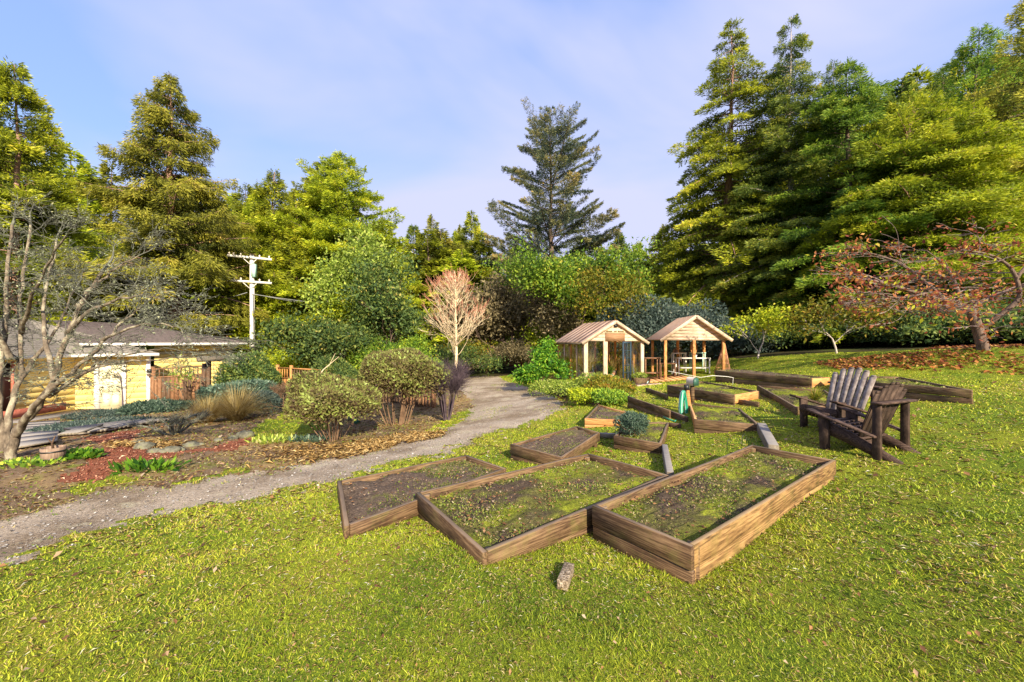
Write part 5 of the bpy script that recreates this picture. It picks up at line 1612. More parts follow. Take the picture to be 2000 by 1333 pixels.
# -------- branching growth for broadleaf and bare trees
def grow(rs, start, direction, length, radius, depth, maxd, spread=.6, ratio=.72, nch=(2, 3), grav=0.0, up=0.0, seg=4, wob=.18, segs=None, tips=None, minr=.004, flatten=1.0):
    p = np.array(start, float); d = np.array(direction, float); d /= np.linalg.norm(d)
    pts = [p.copy()]; rr = [radius]
    r1 = radius * .62
    for k in range(seg):
        d = d + rs.randn(3) * wob * .5 + np.array([0, 0, up - grav * (depth / max(1, maxd))])
        d[2] *= flatten if depth else 1
        d /= np.linalg.norm(d)
        p = p + d * length / seg
        pts.append(p.copy()); rr.append(radius + (r1 - radius) * (k + 1) / seg)
    segs.append((np.array(pts), np.maximum(rr, minr), depth))
    if depth >= maxd:
        tips.append(p.copy()); return
    n = rs.randint(nch[0], nch[1] + 1)
    for j in range(n):
        q = rs.randn(3); q -= q @ d * d; q /= np.linalg.norm(q) + 1e-9
        a = spread * (.55 + .8 * rs.rand()) * (.35 if j == 0 else 1)
        nd_ = d * math.cos(a) + q * math.sin(a)
        k = seg if j == 0 else rs.randint(max(1, seg // 2), seg + 1)
        grow(rs, pts[k], nd_, length * ratio * (.75 + .5 * rs.rand()), rr[k] * (.85 if j == 0 else .62), depth + 1, maxd, spread, ratio, nch, grav, up, seg, wob, segs, tips, minr, flatten)


def segs_mesh(segs, name, mat, root, n_big=8, thr=.03, sel=None):
    mb = MB()
    for pts, rr, dep in segs:
        if sel and not sel(dep): continue
        mb.tube(pts, rr, n_big if rr[0] > thr else (5 if rr[0] > thr * .4 else 3), False)
    if mb.n: return mb.link(name, mat, root, True)


def leaf_cloud(name, tips, per, spread, ls, mat, root, seed=0, flat=.8, asp=.5, rbase=.45, dirz=0):
    rs = np.random.RandomState(seed); tips = np.array(tips)
    i = rs.randint(0, len(tips), per)
    p = tips[i] + rs.randn(per, 3) * np.array([1, 1, .75]) * spread
    ax = unit(rs.randn(per, 3) + np.array([0, 0, dirz])); nm = unit(rs.randn(per, 3) * flat + np.array([0, 0, 1.]))
    sz = ls * (.6 + .8 * rs.rand(per))
    tn = rs.randn(len(tips)) * .14
    leaf_quads(name, p, ax, nm, sz, sz * asp, mat, root, rbase + .2 * rs.randn(per) + tn[i])


def broad(label, px, Y, H, R, seed, leaf, nleaf=9000, ls=.22, bark='bark', name='broadleaf_tree', group=None, trunk=.3, maxd=5, sp=.35, zb=None, lean=(0, 0)):
    rs = np.random.RandomState(seed)
    x = (px - CX) / F * Y
    if zb is None: zb = hgt(x, Y)
    root = thing(name, label, 'tree', (x, Y, zb), group)
    segs, tips = [], []
    d0 = np.array([lean[0], lean[1], 1.0])
    grow(rs, (x, Y, zb - .2), d0, H * trunk, H * .022, 0, maxd, .62, .74, (2, 4), 0, .07, 4, .16, segs, tips, .01)
    T = np.array(tips)
    # squeeze the crown to the wanted size
    c = np.array([x, Y, zb]); rel = T - c
    kx = R / (np.percentile(np.abs(rel[:, :2]), 92) + .01); kz = H * .93 / (np.percentile(rel[:, 2], 97) + .01)
    for s_ in segs:
        q = s_[0] - c; z = np.clip(q[:, 2] / (H * trunk), 0, 1)[:, None]
        q[:, :2] *= 1 + (kx - 1) * z; q[:, 2] *= kz; s_[0][:] = q + c
    rel[:, :2] *= kx; rel[:, 2] *= kz
    T = rel + c
    segs_mesh(segs, 'trunk', M[bark], root, 8, .04, lambda dd: dd < maxd)
    leaf_cloud('crown', T, nleaf, sp, ls, M[leaf], root, seed + 1)
    return root


def dome_bush(label, c, rx, ry, h, nleaf, ls, leaf, seed, name='shrub', cat='shrub', stems=14, stem_top=.55, stem_mat='twig_brown', lo=.0, group=None, foot=.08, asp=.45, thick=.35, leaf_name='foliage', twiggy=0, lumps=9):
    """crown between lo*h and h, on stems that fan out from the base"""
    rs = np.random.RandomState(seed)
    c = np.array(c, float)
    root = thing(name, label, cat, tuple(c), group)
    th = rs.rand(nleaf) * 6.283; v = rs.rand(nleaf) ** .6
    # direction on an upper dome
    el = np.arcsin(np.clip(v * 1.25 - .25, -.25, 1))
    bl = 0
    for k in range(lumps):
        a, e = rs.rand() * 6.283, rs.rand() * 1.3
        dotp = np.cos(el) * math.cos(e) * np.cos(th - a) + np.sin(el) * math.sin(e)
        bl = bl + .24 * np.exp((dotp - 1) * 14)
    r = (1 - thick * rs.rand(nleaf) ** 2) * (.86 + bl)
    zc = lo + (1 - lo) * .38
    p = np.stack([rx * r * np.cos(el) * np.cos(th), ry * r * np.cos(el) * np.sin(th), h * (zc + (1 - zc) * r * np.sin(el) * np.where(el < 0, .9 * (zc - lo) / (1 - zc) * 4, 1))], 1)
    p[:, 2] = np.clip(p[:, 2], h * lo, None)
    out = unit(p - np.array([0, 0, h * zc * .8]))
    ax = unit(out * .6 + rs.randn(nleaf, 3) * .8); nm = unit(out * .8 + rs.randn(nleaf, 3) * .6)
    sz = ls * (.6 + .8 * rs.rand(nleaf))
    leaf_quads(leaf_name, p + c, ax, nm, sz, sz * asp, M[leaf], root, .42 + .22 * rs.randn(nleaf) + .08 * np.sin(el) + .12 * np.sin(th * 5 + el * 7))
    if stems:
        segs = []
        for k in range(stems):
            a = rs.rand() * 6.283; rr = (.25 + .75 * rs.rand()); z1 = h * (stem_top + .3 * (1 - rr) * rs.rand())
            st = np.array([math.cos(a), math.sin(a), 0]) * foot * rr
            en = np.array([math.cos(a) * rx * .78 * rr, math.sin(a) * ry * .78 * rr, z1])
            m1 = st + (en - st) * .4 + np.array([0, 0, .12 * h]) + rs.randn(3) * .03; m2 = st + (en - st) * .72 + np.array([0, 0, .08 * h]) + rs.randn(3) * .03
            r0 = max(.005, .0042 * h * (1 + 1.4 * rs.rand()))
            segs.append((np.array([st, m1, m2, en]) + c, np.array([r0, r0 * .8, r0 * .6, r0 * .4]), 0))
            for q in range(3 + twiggy):
                b0 = m1 + (m2 - m1) * rs.rand(); e2 = b0 + np.array([rs.randn() * rx * .3, rs.randn() * ry * .3, h * .22 * (.5 + rs.rand())])
                segs.append((np.array([b0, (b0 + e2) / 2 + rs.randn(3) * .02, e2]) + c, np.array([r0 * .45, r0 * .35, r0 * .2]), 1))
        segs_mesh(segs, 'stems', M[stem_mat], root, 6, .01)
    return root


def tuft(label, c, R, h, n, mat, seed, w=.012, name='ornamental_grass', cat='grass clump', lean=.75, group=None):
    rs = np.random.RandomState(seed); c = np.array(c, float)
    root = thing(name, label, cat, tuple(c), group)
    a = rs.rand(n) * 6.283; d = np.stack([np.cos(a), np.sin(a), np.zeros(n)], 1)
    s = np.stack([-np.sin(a), np.cos(a), np.zeros(n)], 1)
    L = h * (.7 + .6 * rs.rand(n)); le = lean * (.2 + rs.rand(n) ** .8)
    p = c + d * (R * .25 * rs.rand(n))[:, None]
    V = []
    prev = p; up = np.array([[0, 0, 1.]])
    rows = []
    for k, (f, ww) in enumerate(((0, 1), (.4, .9), (.75, .6), (1.0, .1))):
        ang = le * (0.5 + 1.5 * f)
        if k: prev = prev + (d * np.sin(ang)[:, None] + up * np.cos(ang)[:, None]) * (L * (.4 if k == 1 else .35 if k == 2 else .25))[:, None]
        rows += [prev - s * w * ww * .5, prev + s * w * ww * .5]
    V = np.stack(rows, 1).reshape(-1, 3)
    k = np.arange(n)[:, None] * 8
    q = np.vstack([k + np.array([[0, 1, 3, 2]]), k + np.array([[2, 3, 5, 4]]), k + np.array([[4, 5, 7, 6]])])
    link_mesh('blades', V, [q], mat, root, False, np.repeat(rs.rand(n), 8))
    return root


# -------- the wall of trees
TALL = 'tall conifers around the clearing'
def ZT(py, Y): return H0 + (CY - py) / F * Y


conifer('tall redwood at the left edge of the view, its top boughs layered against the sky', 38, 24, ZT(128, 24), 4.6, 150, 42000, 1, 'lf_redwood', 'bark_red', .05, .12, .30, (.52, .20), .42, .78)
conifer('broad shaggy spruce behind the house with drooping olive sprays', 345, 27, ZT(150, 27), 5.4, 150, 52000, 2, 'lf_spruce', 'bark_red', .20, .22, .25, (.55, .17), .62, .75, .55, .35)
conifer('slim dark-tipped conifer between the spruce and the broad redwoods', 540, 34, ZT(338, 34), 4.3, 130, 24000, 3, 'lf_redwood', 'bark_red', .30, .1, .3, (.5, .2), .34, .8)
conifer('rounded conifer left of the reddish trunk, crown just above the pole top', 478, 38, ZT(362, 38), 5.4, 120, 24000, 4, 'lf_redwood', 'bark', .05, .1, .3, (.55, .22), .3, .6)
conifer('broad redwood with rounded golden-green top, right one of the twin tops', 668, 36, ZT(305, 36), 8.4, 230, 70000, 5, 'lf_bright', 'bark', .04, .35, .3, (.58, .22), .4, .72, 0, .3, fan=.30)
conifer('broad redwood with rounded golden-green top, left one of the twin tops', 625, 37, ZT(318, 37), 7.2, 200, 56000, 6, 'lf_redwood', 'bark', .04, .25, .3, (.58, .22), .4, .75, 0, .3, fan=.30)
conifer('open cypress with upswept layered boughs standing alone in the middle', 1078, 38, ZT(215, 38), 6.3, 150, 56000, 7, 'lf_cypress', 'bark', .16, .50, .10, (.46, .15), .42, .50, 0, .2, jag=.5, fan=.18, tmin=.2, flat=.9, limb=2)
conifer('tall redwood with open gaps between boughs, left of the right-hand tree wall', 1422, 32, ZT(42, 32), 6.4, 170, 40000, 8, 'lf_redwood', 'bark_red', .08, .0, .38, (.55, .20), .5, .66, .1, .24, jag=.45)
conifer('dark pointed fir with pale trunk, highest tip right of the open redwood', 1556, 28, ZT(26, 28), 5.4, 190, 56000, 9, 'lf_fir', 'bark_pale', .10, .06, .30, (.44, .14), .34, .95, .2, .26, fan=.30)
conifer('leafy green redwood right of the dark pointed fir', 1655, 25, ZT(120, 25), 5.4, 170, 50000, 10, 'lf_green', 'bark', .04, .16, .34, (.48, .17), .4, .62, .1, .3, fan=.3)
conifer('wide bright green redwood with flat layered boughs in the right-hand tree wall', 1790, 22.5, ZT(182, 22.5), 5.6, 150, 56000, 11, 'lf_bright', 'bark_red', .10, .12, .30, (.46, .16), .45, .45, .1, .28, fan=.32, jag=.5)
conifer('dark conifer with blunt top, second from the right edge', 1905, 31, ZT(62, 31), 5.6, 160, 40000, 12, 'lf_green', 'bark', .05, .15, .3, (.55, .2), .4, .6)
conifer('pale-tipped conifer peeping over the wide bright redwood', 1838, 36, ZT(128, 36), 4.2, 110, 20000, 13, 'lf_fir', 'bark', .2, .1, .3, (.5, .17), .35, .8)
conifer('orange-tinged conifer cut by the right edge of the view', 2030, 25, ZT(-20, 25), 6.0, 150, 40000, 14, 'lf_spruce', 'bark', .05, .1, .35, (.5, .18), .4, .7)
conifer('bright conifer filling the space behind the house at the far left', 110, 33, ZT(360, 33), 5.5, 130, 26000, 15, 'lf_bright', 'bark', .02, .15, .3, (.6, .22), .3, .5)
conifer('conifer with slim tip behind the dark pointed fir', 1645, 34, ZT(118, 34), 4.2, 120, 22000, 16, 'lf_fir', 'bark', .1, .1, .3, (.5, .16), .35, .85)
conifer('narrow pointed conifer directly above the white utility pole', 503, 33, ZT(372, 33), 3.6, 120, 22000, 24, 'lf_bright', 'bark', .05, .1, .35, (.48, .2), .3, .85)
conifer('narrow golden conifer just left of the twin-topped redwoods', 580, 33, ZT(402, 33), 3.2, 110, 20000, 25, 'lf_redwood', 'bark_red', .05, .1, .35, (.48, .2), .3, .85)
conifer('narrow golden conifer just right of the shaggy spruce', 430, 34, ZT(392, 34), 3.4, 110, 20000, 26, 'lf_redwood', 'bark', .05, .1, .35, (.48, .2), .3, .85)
# bushier trees of the middle distance
broad('tall pale-green broadleaf tree before the twin-topped redwoods', 672, 27, ZT(438, 27) + .9, 1.9, 31, 'lf_broad', 15000, .22, 'bark_pale', maxd=5, sp=.6)
broad('green broadleaf tree just right of the tall pale-green one', 728, 28, ZT(492, 28) + .9, 2.1, 48, 'lf_bright', 14000, .22, 'bark', maxd=5, sp=.6)
broad('dark broadleaf tree left of the bare pale tree', 762, 26, ZT(492, 26) + .9, 1.9, 32, 'lf_dark', 18000, .20, 'bark', maxd=5, sp=.42)
broad('dark holly-like tree behind the slatted fence', 640, 22, ZT(620, 22) + .9, 1.7, 33, 'lf_dark', 13000, .18, 'bark', maxd=5, sp=.35)
broad('green broadleaf tree rising left of the greenhouse roof', 1118, 29, ZT(498, 29) + .6, 3.2, 34, 'lf_green', 20000, .21, 'bark', maxd=5, sp=.45)
broad('maple-like tree with orange leaves behind the greenhouse', 1190, 27, ZT(528, 27) + .5, 3.0, 35, 'lf_orange', 11000, .18, 'bark', maxd=5, sp=.42)
broad('green tree behind the greenhouse, half hidden by orange leaves', 1215, 30, ZT(500, 30) + .5, 3.0, 36, 'lf_green', 14000, .20, 'bark', maxd=5, sp=.42)
broad('brownish drooping tree beyond the end of the driveway', 1010, 31, ZT(520, 31) + .8, 4.2, 37, 'lf_brown', 17000, .30, 'bark', maxd=5, sp=.55)
broad('dark brownish tree right of the pale bare tree', 950, 33, ZT(560, 33) + .8, 3.0, 38, 'lf_brown', 10000, .28, 'bark', maxd=5, sp=.5)
broad('golden low tree behind the pole and the fence', 560, 31, ZT(605, 31) + 1.2, 2.8, 39, 'lf_bright', 10000, .24, 'bark_pale', maxd=5, sp=.4)
broad('golden tree directly behind the yellow house roof', 250, 31, ZT(470, 31) + 1.5, 4.6, 40, 'lf_bright', 16000, .34, 'bark', maxd=5, sp=.55)
broad('golden tree behind the house at the left edge', 60, 29, ZT(500, 29) + 1.5, 4.6, 41, 'lf_bright', 15000, .34, 'bark', maxd=5, sp=.55)
broad('yellow-green small tree at the back of the right lawn', 1480, 20.5, ZT(600, 20.5) - .9, 1.3, 42, 'lf_lime', 2600, .16, 'bark_pale', maxd=4, sp=.25, trunk=.42)
broad('slim leaning small tree with orange-green leaves at the back of the right lawn', 1634, 18, ZT(588, 18) - 1.1, 1.6, 43, 'lf_orange', 3000, .15, 'bark_pale', maxd=4, sp=.28, trunk=.40, lean=(-.12, 0))

# distant conifers: four kinds, copied
base = []
for k, (lf, R, sd) in enumerate((('lf_redwood', 3.4, 61), ('lf_bright', 3.8, 62), ('lf_fir', 3.0, 63), ('lf_spruce', 3.3, 64))):
    base.append(conifer(['golden-green', 'bright green', 'dark blue-green', 'olive'][k] + ' distant conifer', 700, 60, hgt(-23.2, 60.) + 15, R, 90, 11000, sd, lf, 'bark', .04, .12, .3, (.75, .28), .3, .7, thick=.4, group='distant conifers beyond the clearing', limb=3))
FAR = [  # px, Y, py of the tip, kind, width factor
    (795, 50, 482, 1, 1.7), (835, 48, 452, 0, 1.7), (870, 50, 450, 3, 1.7), (938, 48, 462, 0, 1.7), (770, 46, 500, 2, 1.6), (905, 46, 490, 1, 1.6),
    (812, 62, 445, 2, .9), (850, 58, 428, 3, .8), (884, 60, 468, 0, 1), (921, 56, 418, 0, .9), (780, 55, 500, 1, 1), (900, 70, 455, 1, .9), (960, 66, 505, 1, .9), (1000, 60, 490, 2, .9), (1040, 70, 500, 1, 1),
    (1130, 62, 480, 0, 1), (1165, 66, 470, 0, .9), (1205, 64, 458, 2, .8), (1240, 68, 478, 1, 1), (1262, 60, 500, 1, .9), (1292, 58, 446, 3, 1), (1320, 52, 470, 1, 1.1), (1350, 56, 430, 2, 1), (1390, 48, 420, 2, 1.2), (980, 52, 540, 3, 1.1), (930, 50, 520, 0, 1),
    (460, 50, 385, 1, 1.2), (420, 46, 400, 0, 1.2), (500, 52, 372, 0, 1), (590, 50, 380, 3, 1.1), (560, 48, 420, 1, 1.2), (730, 48, 450, 1, 1.1), (760, 44, 480, 0, 1.1), (300, 44, 390, 0, 1.3), (220, 46, 330, 3, 1.2), (150, 44, 300, 1, 1.3), (60, 42, 280, 0, 1.4), (0, 46, 250, 2, 1.3), (-60, 40, 260, 1, 1.3),
    (1480, 42, 260, 2, 1.4), (1530, 44, 230, 0, 1.3), (1600, 42, 220, 1, 1.4), (1700, 40, 180, 0, 1.4), (1750, 38, 165, 2, 1.3), (1800, 42, 150, 1, 1.5), (1880, 40, 120, 0, 1.4), (1950, 38, 120, 2, 1.4), (2010, 40, 60, 0, 1.4), (2080, 36, 60, 1, 1.4), (2150, 34, 120, 0, 1.4), (1440, 50, 330, 1, 1.2), (-140, 38, 300, 0, 1.3), (-220, 36, 260, 2, 1.3)]
rs = np.random.RandomState(99)
KN = ['golden-green', 'bright green', 'dark blue-green', 'olive']
def where(px):
    for a, b in ((-1e9, 'beyond the left edge'), (0, 'behind the house, left of the shaggy spruce'), (330, 'between the shaggy spruce and the twin-topped redwoods'), (700, 'between the twin-topped redwoods and the pale bare tree'), (870, 'behind the pale bare tree'), (960, 'left of the lone cypress'), (1080, 'right of the lone cypress above the greenhouse'), (1230, 'above the open shelter'), (1370, 'behind the tall open redwood'), (1500, 'behind the dark pointed fir'), (1690, 'behind the wide bright redwood'), (1870, 'behind the trees at the right edge')):
        if px >= a: r = b
    return r
_used = {}
def uniq(lb):
    w = ['', 'taller ', 'shorter ', 'slimmer ', 'fuller ', 'ragged ', 'lower ', 'nearer ']
    k = _used.get(lb, 0); _used[lb] = k + 1
    return w[k] + lb
for n_, (px, Y, py, k, wf) in enumerate(FAR):
    x = (px - CX) / F * Y; z = hgt(x, Y); Hh = ZT(py, Y) - z
    sc = Hh / 15.0
    loc = (x, Y, z); rz = rs.rand() * 6.28
    lb = uniq(f'{KN[k]} distant conifer {where(px)}')
    copy_tree(base[k], loc, rz, (sc * .6 + .65 * wf, sc * .6 + .65 * wf, sc), lb, 'distant conifers beyond the clearing')
spots = [(838, 57, 470), (1015, 58, 505), (1225, 60, 492), (905, 64, 446)]
for o, (px, Y, py) in zip(base, spots):
    x = (px - CX) / F * Y; z = hgt(x, Y); sc = (ZT(py, Y) - z) / 15.0
    o.location = (x, Y, z); o.scale = (sc * .5 + .4, sc * .5 + .4, sc); o['label'] = uniq(o['label'].split(' distant')[0] + ' distant conifer ' + ('right of the lone cypress above the greenhouse' if px > 1100 else 'left of the lone cypress' if px > 960 else 'behind the pale bare tree' if px > 870 else 'between the twin-topped redwoods and the pale bare tree'))

# understory: dark hedge behind the right lawn, low thickets elsewhere
rs = np.random.RandomState(8)
UND = [(1440, 25, 640, 'lf_greygreen', 2.6, 'grey-green thicket just right of the shelter'), (1250, 25, 612, 'lf_greygreen', 2.6, 'blue-grey thicket between greenhouse and shelter'), (1335, 26, 605, 'lf_greygreen', 3.0, 'tall grey-green thicket behind the open shelter'),
       (1520, 25, 640, 'lf_dark', 2.8, 'dark undergrowth right of the yellow-green small tree'), (1590, 24, 632, 'lf_dark', 2.6, 'dark undergrowth left of the leaning small tree'), (1680, 22, 625, 'lf_dark', 2.6, 'dark undergrowth right of the leaning small tree'),
       (1760, 20, 625, 'lf_dark', 2.4, 'dark undergrowth behind the middle of the magnolia'), (1840, 18.5, 622, 'lf_dark', 2.4, 'dark undergrowth left of the magnolia trunk'), (1930, 17.5, 615, 'lf_dark', 2.4, 'dark undergrowth behind the magnolia trunk'), (2020, 17, 615, 'lf_dark', 2.4, 'dark undergrowth at the right edge'), (2120, 17, 615, 'lf_dark', 2.4, 'dark undergrowth just outside the right edge'),
       (960, 33, 680, 'lf_brown', 2.6, 'brownish thicket at the end of the driveway'), (1045, 31, 672, 'lf_brown', 2.4, 'brownish thicket left of the laurel'), (905, 30, 672, 'lf_orange', 1.8, 'thicket with orange leaves at the far end of the driveway'), (860, 27, 680, 'lf_dark', 2.2, 'dark thicket behind the slatted fence end'),
       (800, 24, 668, 'lf_green', 2.2, 'green thicket behind the spreading shrub'), (720, 22.5, 672, 'lf_green', 2.2, 'green thicket behind the slatted fence'), (620, 26, 680, 'lf_bright', 2.2, 'golden thicket right of the white pole'), (530, 31, 655, 'lf_bright', 3.0, 'golden thicket around the foot of the white pole'), (1095, 30, 640, 'lf_bright', 2.4, 'green thicket left of the greenhouse'), (1170, 28, 650, 'lf_bright', 2.4, 'green thicket straight behind the greenhouse')]
for k, (px, Y, py, lf, R, lb) in enumerate(UND):
    p = on(px, Y); hh_ = max(1.2, ZT(py, Y) - p[2])
    if px < 1200:
        broad(lb, px, Y, hh_, R, 200 + k, lf, 11000, .15, 'bark', 'thicket', 'undergrowth around the clearing', .16, 5, .3)
        continue
    dome_bush(lb, p, R, R * .8, hh_, 10000, .18, lf, 200 + k, 'thicket', 'thicket', 10, .6, 'twig_brown', 0, 'undergrowth around the clearing', .4, thick=.5, lumps=16)

# -------- garden shrubs
dome_bush('rounded clipped azalea on many thin stems, in front of the slatted fence', G(652, 862), 1.14, 1.05, 1.30, 21000, .068, 'lf_azalea', 301, 'azalea', 'shrub', 24, .50, 'twig_brown', .34, None, .22, .5, .5, twiggy=4)
dome_bush('wide spreading azalea on forked stems beside the driveway', G(776, 830), 1.16, 1.1, 2.05, 27000, .08, 'lf_azalea', 302, 'azalea', 'shrub', 20, .50, 'twig_brown', .34, None, .30, .5, .5, twiggy=3)
dome_bush('green shrub behind the spreading azalea', on(815, 14.5), 1.0, .8, 1.75, 6000, .08, 'lf_green', 303, 'shrub', 'shrub', 14, .5, 'twig_brown', .3)
# purple twiggy bush
def twig_bush(label, c, R, h, seed, mat, nstem=16, lo=.55, name='bare_shrub', n2=60):
    rs = np.random.RandomState(seed); c = np.array(c, float)
    root = thing(name, label, 'shrub', tuple(c)); segs = []
    for k in range(nstem):
        a = rs.rand() * 6.283; rr = rs.rand() ** .6
        st = c + np.array([math.cos(a), math.sin(a), 0]) * .10 * rr
        en = c + np.array([math.cos(a) * R * .8 * rr, math.sin(a) * R * .8 * rr, h * (lo + .2 * rs.rand())])
        m1 = st + (en - st) * .5 + np.array([0, 0, .08 * h]) + rs.randn(3) * .04
        r0 = .012 + .016 * rs.rand()
        segs.append((np.array([st, m1, en]), np.array([r0, r0 * .8, r0 * .5]), 0))
        for q in range(n2):
            b0 = m1 + (en - m1) * (.4 + .6 * rs.rand()); dv = unit(en - m1 + rs.randn(3) * .45 * np.linalg.norm(en - m1)); L = h * .33 * (.4 + .8 * rs.rand())
            e = b0 + dv * L; 
            segs.append((np.array([b0, b0 + dv * L * .5 + rs.randn(3) * .02, e]), np.array([.0045, .0035, .002]), 2))
    segs_mesh(segs, 'stems', M[mat], root, 6, .012, lambda d: d < 1)
    segs_mesh(segs, 'twigs', M[mat], root, 6, .02, lambda d: d > 1)
    return root


twig_bush('leafless purple-grey bush on dark bare stems at the driveway edge', G(873, 822), .66, 1.68, 304, 'twig_dark', 18, .60, 'bare_shrub', 150)
twig_bush('low drooping leafless shrub above the mossy rocks', G(338, 850), .85, .62, 305, 'bark_twig', 16, .5, 'bare_shrub', 40)
twig_bush('brown twiggy shrub left of the rounded azalea', G(552, 800), .45, 1.0, 306, 'twig_brown', 14, .6, 'bare_shrub', 40)
dome_bush('blue-green rhododendron with downward leaves right of the gate', G(468, 800), 1.45, 1.2, 1.0, 8000, .13, 'lf_bluegreen', 307, 'rhododendron', 'shrub', 8, .5, asp=.3)
dome_bush('dark evergreen bush above the rhododendron, beside the arbour beam', on(492, 18.5), 1.4, 1.3, 1.9, 10000, .12, 'lf_dark', 308, 'evergreen_bush', 'shrub', 8, .5, asp=.5)
dome_bush('small grey-leaved shrub between the tan grasses and the fence', G(512, 812), .65, .6, .85, 4500, .06, 'lf_greygreen', 309, 'shrub', 'shrub', 10, .5)
dome_bush('low grey-blue juniper spreading left of the drooping leafless shrub', G(300, 806), 1.15, .8, .34, 6000, .13, 'lf_bluegreen', 310, 'juniper', 'shrub', 4, .4, asp=.3)
dome_bush('dark bluish conifer bush behind the slatted fence', on(668, 17), 1.0, .9, 1.55, 7000, .10, 'lf_dark', 311, 'juniper', 'shrub', 6, .5)
for k, (a, b, rx, lb) in enumerate(((225, 830, 1.5, 'prostrate juniper mat beside the boardwalk, right of the small bare sapling'), (165, 838, 1.3, 'prostrate juniper mat at the left end of the boardwalk'), (215, 812, 1.4, 'prostrate juniper mat in front of the cream door'))):
    dome_bush(lb, G(a, b), rx, .8, .11, 5000, .09, 'lf_greygreen', 320 + k, 'ground_juniper', 'ground cover', 0, asp=.3)
tuft('fountain of tan ornamental grass, right of the pair', G(462, 822), .5, .95, 1500, M['lf_tan'], 331, .010)
tuft('greenish-tan ornamental grass, left of the pair', G(405, 826), .5, .75, 1200, M['lf_tan'], 332, .010)
tuft('small tuft of green blades growing in the bed left of the chairs', zlev(1592, 782, .50), .2, .28, 220, M['grass'], 333, .010, 'grass_tuft', 'grass clump')
# leafy low plants
def rosette(label, c, R, h, n, ll, mat, seed, name='leafy_plant', asp=.32):
    rs = np.random.RandomState(seed); c = np.array(c, float)
    root = thing(name, label, 'plant', tuple(c))
    a = rs.rand(n) * 6.283; rr = R * rs.rand(n) ** .6
    p = c + np.stack([np.cos(a) * rr * 1.5, np.sin(a) * rr * .8, h * .25 * rs.rand(n)], 1)
    ax = unit(np.stack([np.cos(a), np.sin(a), .4 + 1.0 * rs.rand(n)], 1) + rs.randn(n, 3) * .4)
    nm = unit(rs.randn(n, 3) * .4 + [0, 0, 1.])
    sz = ll * (.6 + .7 * rs.rand(n))
    leaf_quads('leaves', p, ax, nm, sz, sz * asp, M[mat], root, .5 + .28 * rs.randn(n))
    return root


rosette('clump of broad glossy green leaves on the red mulch near the driveway', G(290, 918), .34, .20, 200, .16, 'lf_laurel', 341)
rosette('low yellow-green leaves at the right tip of the red mulch', G(530, 864), .35, .12, 160, .13, 'lf_broad', 342)
rosette('silvery-green rosette at the foot of the rounded azalea', G(605, 862), .32, .12, 180, .14, 'lf_bluegreen', 343)
rosette('leafy lime-green plant spilling around the barrel planter', G(140, 895), .30, .26, 420, .09, 'lf_laurel', 344, 'leafy_plant', .7)
rosette('low green weeds left of the barrel planter', G(62, 908), .3, .15, 200, .08, 'lf_green', 345, 'leafy_plant', .6)
dome_bush('round grey-green bush growing in the small bed', zlev(1236, 852, .12), .25, .24, .36, 5200, .045, 'lf_bluegreen', 351, 'round_bush', 'bush', 10, .5, asp=.3, thick=.6)
broad('bright green laurel at the left corner of the greenhouse', 1060, G(1058, 762)[1], 2.0, .78, 352, 'lf_laurel', 7000, .13, 'twig_brown', 'laurel', None, .18, 5, .13)
SH = [(1068, 772, .75, .45, 'lf_broad', 'low shrub at the left end of the dark timbers'), (1105, 778, .55, .55, 'lf_broad', 'round low shrub hanging over the middle of the dark timbers'), (1140, 770, .7, .50, 'lf_bright', 'low golden-green shrub behind the middle timber'), (1170, 772, .8, .62, 'lf_broad', 'low green shrub right in front of the greenhouse glass'), (1190, 778, .8, .55, 'lf_orange', 'orange-tinted low shrub beside the brick path'), (1150, 788, .6, .35, 'lf_bright', 'lime shrub spilling over the right timber'), (1192, 790, .5, .35, 'lf_green', 'low dark-green shrub just left of the bird feeder'), (1095, 765, .6, .4, 'lf_green', 'low dark-green shrub below the greenhouse side wall')]
for k, (a, b, R, hh_, lf, lb) in enumerate(SH):
    dome_bush(lb, G(a, b), R, R * .8, hh_, 3200, .07, lf, 360 + k, 'low_shrub', 'shrub', 0, group='low shrubs before the greenhouse')
for k, (u, v, z, R, hh_, n, mt, lb) in enumerate(((.62, 1.1, .4, .3, 1.0, 260, 'lf_tan', 'tan grass growing from the large dark pot'), (1.62, .75, .3, .2, .5, 180, 'lf_laurel', 'green grass growing from the pale pot'), (.5, 2.5, .3, .3, 1.2, 260, 'lf_lime', 'tall yellow-green grass at the rear of the greenhouse'), (1.3, 2.7, .0, .3, 1.3, 300, 'lf_lime', 'tall yellow grass standing behind the greenhouse doorway'), (2.5, 2.2, .3, .3, 1.0, 240, 'lf_tan', 'tan grass at the rear right of the greenhouse'), (2.6, .5, .0, .3, .8, 240, 'lf_lime', 'yellow-green grass behind the right front pane'), (.4, 1.75, .0, .3, 1.35, 320, 'lf_lime', 'yellow grass added to tint the middle of the greenhouse side glass amber'), (.35, 3.0, .0, .3, 1.3, 320, 'lf_lime', 'yellow grass added to tint the greenhouse glass amber, in the far left corner'))):
    tuft(lb, g(u, v, z), R, hh_, n, M[mt], 380 + k, .022, 'potted_grass', 'grass clump', .5)  # last two tufts are added for an amber glow in the side glass
dome_bush('low green foliage in the planter box by the greenhouse door', g(2.65, -.28, .22), .34, .2, .28, 900, .06, 'lf_broad', 390, 'planter_foliage', 'plant', 0)

